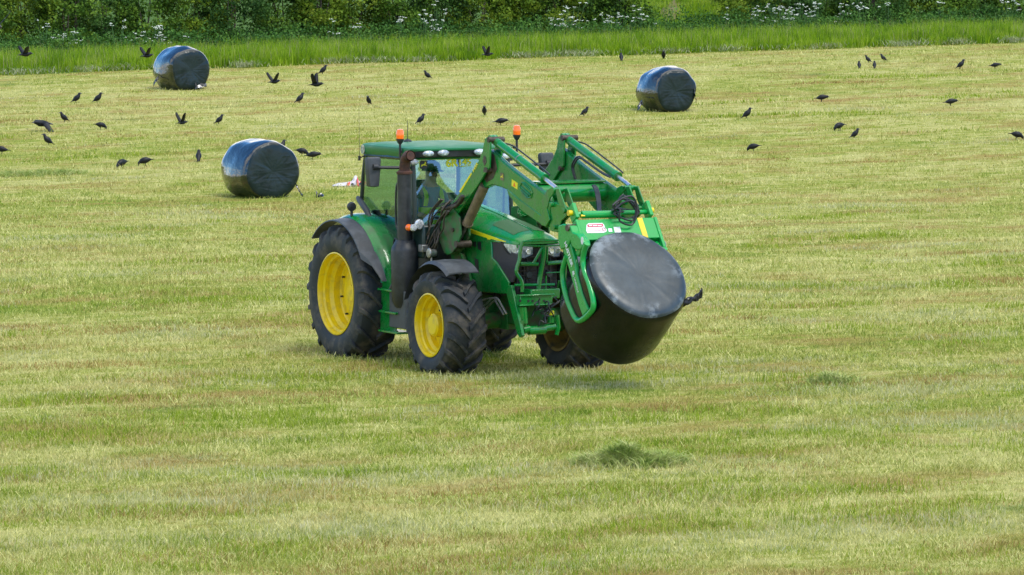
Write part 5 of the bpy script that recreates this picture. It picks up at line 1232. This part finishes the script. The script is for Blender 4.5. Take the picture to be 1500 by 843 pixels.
# ---------------------------------------------------------------- birds
M['crow'] = mat('black_feathers', (.005, .006, .008), .45, 0, (.010, .012, .016), 25, rv=.1, spec=.32)
M['bill'] = mat('grey_bill', (.10, .10, .10), .5)
def bird_mesh(pose, r):
    "bird about .45 m long, bill towards +X, feet at z=0 (or the body centre at z=0 in flight)"
    bm = BM()
    if pose == 'fly':
        sp = [(-.24, 0, -.02, .006, .05), (-.17, 0, -.01, .014, .04), (-.10, 0, 0, .035, .035), (-.02, 0, .0, .055, .055), (.07, 0, .005, .055, .055), (.13, 0, .02, .038, .038), (.17, 0, .03, .034, .034), (.205, 0, .03, .022, .022), (.225, 0, .025, .010, .010), (.27, 0, .015, .002, .002)]
    elif pose == 'peck':
        sp = [(-.26, 0, .20, .006, .035), (-.18, 0, .20, .014, .035), (-.12, 0, .195, .04, .04), (-.05, 0, .185, .066, .06), (.03, 0, .17, .07, .065), (.09, 0, .15, .055, .05), (.13, 0, .12, .036, .036), (.155, 0, .09, .034, .034), (.165, 0, .062, .022, .022), (.17, 0, .045, .010, .010), (.185, 0, .0, .002, .002)]
    elif pose == 'low':
        sp = [(-.27, 0, .13, .006, .035), (-.19, 0, .14, .014, .035), (-.12, 0, .15, .04, .04), (-.05, 0, .165, .064, .06), (.03, 0, .175, .066, .064), (.10, 0, .18, .05, .05), (.145, 0, .185, .036, .036), (.18, 0, .185, .036, .034), (.205, 0, .18, .024, .022), (.22, 0, .175, .011, .010), (.265, 0, .16, .002, .002)]
    else:  # stand, upright
        sp = [(-.20, 0, .04, .006, .032), (-.145, 0, .08, .014, .035), (-.09, 0, .115, .042, .042), (-.04, 0, .15, .064, .062), (.01, 0, .19, .064, .064), (.045, 0, .235, .046, .048), (.06, 0, .275, .034, .034), (.075, 0, .305, .036, .034), (.10, 0, .315, .026, .022), (.12, 0, .312, .012, .011), (.165, 0, .30, .002, .002)]
    pts = [Vector(s[:3]) for s in sp]; secs = []
    for i, s in enumerate(sp):
        d = (pts[min(i+1, len(pts)-1)]-pts[max(i-1, 0)]).normalized(); u = Vector((0, 1, 0)); n = d.cross(u).normalized()
        fk = 1.22 if s[3] > .03 else 1.0
        secs.append([pts[i]+u*math.cos(a)*s[4]*fk+n*math.sin(a)*s[3]*fk for a in [2*math.pi*k/12 for k in range(12)]])
    for q_, s in zip(secs, sp):
        if s[3] > .025:
            for v_ in q_: pass
    loft(bm, secs)
    for f in bm.faces:
        if f.calc_center_median().x > sp[-3][0]+.004 and pose != 'peck': f.material_index = 1
        if pose == 'peck' and f.calc_center_median().z < .05 and f.calc_center_median().x > .1: f.material_index = 1
    if pose != 'fly':
        base = (-.03, .13) if pose == 'stand' else (-.01, .13)
        for sy in (-1, 1):
            # folded wing
            if pose == 'stand': w_ = [(.03, .215), (.0, .19), (-.06, .14), (-.12, .085), (-.19, .045)]
            else: w_ = [(.06, sp[4][2]+.02), (.0, sp[4][2]+.02), (-.08, sp[2][2]+.01), (-.16, sp[1][2]+.005), (-.24, sp[0][2])]
            tube(bm, [(x, sy*(.05-.012*i), z) for i, (x, z) in enumerate(w_)], [.02, .042, .038, .02, .004], 8, flat=.5)
            tube(bm, [(base[0], sy*.03, base[1]), (base[0]-.01, sy*.032, .06), (base[0]+.005, sy*.034, .004), (base[0]+.05, sy*.036, .002)], [.018, .008, .006, .004], 6)
    else:
        for sy in (-1, 1):
            up = r
            def wp(t, c, th): # t span, c chord position
                z = up*(t**1.25)*.36+.03; y = sy*(.04+.40*t*math.sqrt(max(.05, 1-up*up*.7)))
                return Vector((.06-.03*t-c*(.17*(1-.35*t)) - .05*t*t, y, z+th))
            secs = []
            for t in (0, .25, .5, .75, .92, 1.0):
                k_ = 1 if t < .9 else (.75 if t < 1 else .35)
                secs.append([wp(t, 0, .0), wp(t, .4, .012*(1-t)+.003), wp(t, k_, .0), wp(t, .4, -.006)])
            loft(bm, secs)
    return bm
proto = {}
def bird_data(pose, r=0):
    k = (pose, r)
    if k not in proto:
        bm = bird_mesh(pose, r); bmesh.ops.recalc_face_normals(bm, faces=bm.faces)
        for f in bm.faces: f.smooth = True
        me = bpy.data.meshes.new('crow'); bm.to_mesh(me); bm.free(); me.materials.append(M['crow']); me.materials.append(M['bill']); proto[k] = me
    return proto[k]
def crow(px, py, pose, az, label, up=0, scale=1., hgt=0, roll=0):
    "az: heading in degrees, 0 = to the right of the picture, 90 = away"
    if pose == 'fly':
        g = ground_at(px, py+hgt); d_ = (g-CAM).dot(CD); p = CAM+ray(px, py)*d_
    else: p = ground_at(px, py)-Vector((0, 0, .02))
    o = bpy.data.objects.new('crow', bird_data(pose, up)); C.objects.link(o); o.location = p; o.rotation_euler = (R(roll), 0, R(az)); o.scale = (scale,)*3
    tag(o, label, 'bird', 'crows in the mown field'); return o
CR = [
 (113, 151, 'stand', 8, 'black crow standing facing right, left one of the pair below the long grass at left'),
 (144, 151, 'stand', 5, 'black crow standing facing right, right one of the pair below the long grass at left'),
 (93, 179, 'stand', 200, 'black crow standing turned left, just above the crow gliding with spread wings'),
 (148, 190, 'peck', 10, 'hunched black crow pecking to the right, below the pair under the long grass'),
 (69, 213, 'stand', 182, 'black crow standing facing left, below the crow gliding with spread wings'),
 (2, 226, 'low', 180, 'black crow cut off by the left edge of the picture, only its tail showing'),
 (178.5, 247, 'peck', 230, 'hunched black crow pecking, leftmost of the three left of the torn bale'),
 (212, 243.5, 'peck', 190, 'black crow with pale bill pecking leftward, middle of three left of the torn bale'),
 (291, 237, 'stand', 90, 'upright black crow seen from behind just left of the torn bale'),
 (322, 182, 'stand', 12, 'black crow facing right above the torn bale, beside the one with raised wings'),
 (413, 222, 'stand', 40, 'upright black crow whose head and back show above the torn bale'),
 (443, 229, 'peck', 0, 'black crow pecking to the right, left one of two right of the torn bale'),
 (459, 234, 'low', 2, 'black crow leaning right, right one of two right of the torn bale'),
 (474, 109, 'stand', 15, 'black crow facing right at the edge of the long grass, above two flying crows'),
 (440, 151, 'stand', 25, 'black crow facing right, below the left one of two low flying crows'),
 (540, 154, 'stand', 245, 'compact black crow seen end on, above and left of the left tractor beacon'),
 (625.5, 116, 'stand', 190, 'black crow facing left in the far field above the tractor cab roof'),
 (709.5, 169.5, 'stand', 270, 'plump black crow seen head on above the raised loader'),
 (617, 182, 'stand', 25, 'black crow leaning right, directly above the tractor roof'),
 (734, 184, 'low', 5, 'black crow stretched forward to the right beside the right hand beacon'),
 (857, 170.5, 'stand', 10, 'black crow facing right between the loader and the bale on the right'),
 (910, 89.5, 'stand', 95, 'black crow seen from behind at the grass edge, up and left of the right bale'),
 (972, 87, 'stand', 268, 'black crow seen head on at the grass edge straight above the right bale'),
 (1095, 174, 'stand', 8, 'black crow facing right, next to the right of the right hand bale'),
 (1103, 222, 'peck', 175, 'low hunched black crow nearest the camera in the right half'),
 (1204, 149.5, 'low', 12, 'black crow leaning right, right of the bale and above the close pair'),
 (1229, 192, 'peck', 215, 'black crow turned away pecking, left one of the close pair in the right half'),
 (1253, 203, 'stand', 8, 'larger black crow facing right, right one of the close pair in the right half'),
 (1258.5, 100.5, 'stand', 92, 'lower left crow of the cluster of four small upright crows'),
 (1271, 92, 'stand', 165, 'upper left crow of the cluster of four small upright crows'),
 (1281, 100.5, 'stand', 88, 'lower right crow of the cluster of four small upright crows'),
 (1293.5, 90, 'stand', 170, 'upper right crow of the cluster of four small upright crows'),
 (1408, 101, 'stand', 10, 'black crow facing right, left one of the two at far upper right'),
 (1458, 101, 'low', 10, 'black crow facing right, right one of the two at far upper right'),
 (1393, 155.5, 'low', 15, 'single black crow facing right, below the two at far upper right'),
 (1490, 205, 'peck', 5, 'hunched black crow pecking at the right edge of the picture')]
for px, py, pose, az, lab in CR:
    sc = .74 if (1250 < px < 1300 and py < 110) else random.uniform(.80, .93)
    crow(px, py, pose, az, lab, scale=sc)
crow(62, 181, 'fly', 215, 'crow gliding low with both wings spread, near the left edge', up=-.35, scale=1.25, hgt=12, roll=-20)
crow(401.5, 120, 'fly', 35, 'crow with wings raised in a wide V, left of two flying low', up=.75, hgt=16, scale=.88)
crow(463, 124, 'fly', 350, 'crow flapping with raised wings, right of two flying low', up=.85, hgt=14, scale=.95)
crow(215, 82, 'fly', 30, 'crow flying with raised wings in front of the long grass beside the far bale', up=.7, hgt=40, scale=.9)
crow(37, 80, 'fly', 25, 'crow flying with raised wings in front of the long grass near the left edge', up=.6, hgt=45, scale=1.0)
crow(714, 80, 'fly', 20, 'crow flying with raised wings in front of the long grass above the loader', up=.8, hgt=25, scale=.8)
crow(266.5, 180, 'fly', 35, 'crow landing with both wings held high over its back', up=.9, hgt=4, scale=.75)
crow(-2, 40, 'fly', 100, 'large blurred grey crow flying half out of the picture at top left', up=.3, hgt=150, scale=1.2, roll=-35)
# ---------------------------------------------------------------- scraps in the field
g = ground_at(514, 273); sc_ = FPX/g.dot(CD)
pb_ = tag(empty('litter_sack', g), 'torn white and red plastic feed sack lying on the grass left of the cab', 'plastic sack')
M['sack'] = mat('white_plastic_sack', (.72, .68, .70), .45, 0, (.55, .5, .52), 14); M['sackred'] = mat('red_print', (.75, .12, .10), .5)
r_ = random.Random(3)
def crumple(name, prof, m, dy=.18, yo=0):
    "prof: (x, height) in metres, a ridge of film with folds"
    bm = BM(); row = []
    for i, (x, h) in enumerate(prof):
        row.append([bm.verts.new((x+r_.uniform(-.01, .01), yo+(j-2)*dy/2+r_.uniform(-.02, .02), max(.012, h*(1-abs(j-2)/2.3)+r_.uniform(-.012, .012)))) for j in range(5)])
    for a, b in zip(row, row[1:]):
        for k in range(4): bm.faces.new((a[k], a[k+1], b[k+1], b[k]))
    o = obj(name, bm, m, pb_, sharp=15); s_ = o.modifiers.new('solid', 'SOLIDIFY'); s_.thickness = .005
k_ = 1/sc_
crumple('sack_sheet', [(x*k_, h*k_) for x, h in ((-27, 2), (-22, 3), (-18, 5.5), (-14, 4), (-10, 6), (-5, 5.5), (0, 7), (3, 11), (6, 15), (8.5, 15.5), (10, 11), (12, 7), (16, 7), (22, 7), (25, 5))], M['sack'])
crumple('red_print', [(x*k_, h*k_) for x, h in ((9.2, 13), (10, 14), (11, 10), (12, 6.5))], M['sackred'], .12, -.10)
crumple('red_print', [(x*k_, h*k_) for x, h in ((13, 6.2), (17, 8), (21, 8), (25, 6))], M['sackred'], .10, -.09)
crumple('red_print', [(x*k_, h*k_) for x, h in ((-6, 5.2), (-3, 6.5), (-1, 6))], M['sackred'], .08, -.10)
for x, z in ((2.5, 3.0), (14.5, 4.0)):
    bm = BM(); lathe(bm, [(0, -.012), (.03, -.01), (.034, 0)], (x*k_, -.17, z*k_), 12, 'Y'); obj('torn_hole', bm, M['cap'], pb_)
g = ground_at(469, 290); o = tag(empty('film_scrap', g), 'small scrap of black bale film on the grass between torn bale and tractor', 'plastic scrap')
rag('film_piece', [(-.07, 0, .09), (-.06, 0, .02), (0, .02, .05), (.07, .02, .03)], .05, o, 9)
# heaps of cut grass
M['cut'] = leaf_mat('cut_grass', cols=[(.16, .26, .045), (.30, .40, .09), (.46, .52, .16), (.66, .66, .32)], trans=.15, nscale=4, rough=.6)
def heap(px, py, wpx, hpx, lab, n=5000, parts=((0, 0, 1, 1),)):
    g = ground_at(px, py); sc_ = FPX/(g-CAM).dot(CD); P = []
    for ox, oy, ww, hh in parts:
        m_ = int(n*ww*hh); a = rng.normal(0, .5, m_); a = a+.12*np.sin(a*9+px); b = rng.normal(0, .5, m_)+.25*np.sin(a*5+py); t = rng.uniform(0, 1, m_)
        H = np.exp(-(a**2+b**2)*1.6)*hpx/sc_*hh*t
        P.append(np.stack([(ox*wpx/2+a*wpx/2*ww)/sc_, (oy+b)*wpx*.32*ww/sc_, H], 1))
    P = np.concatenate(P); P[:, 2] += gz(P[:, 0]+g.x, P[:, 1]+g.y)-g.z
    me = blades(P, rng.uniform(.10, .24, len(P)), rng.uniform(.009, .015, len(P)), rng.uniform(.75, .99, len(P)), rng.uniform(0, 1, len(P)), 'heap')
    o = obj('grass_heap', me, M['cut'])
    o.location = g; tag(o, lab, 'grass heap', 'heaps of cut grass left on the field')
heap(925, 682, 150, 26, 'largest heap of dark green cut grass, below the lifted bale', 5200, ((-.15, 0, .55, 1), (.55, 0, .5, .45), (-.7, .1, .4, .35), (.1, -.2, .8, .3)))
heap(1218, 562, 70, 10, 'low heap of cut grass right of the lifted bale', 700)
heap(60, 257, 150, 5, 'long dark green streak of cut grass left of the torn bale', int(3800*.45), ((-.6, -.2, .5, 1), (0, 0, .6, 1), (.6, .2, .4, .7)))
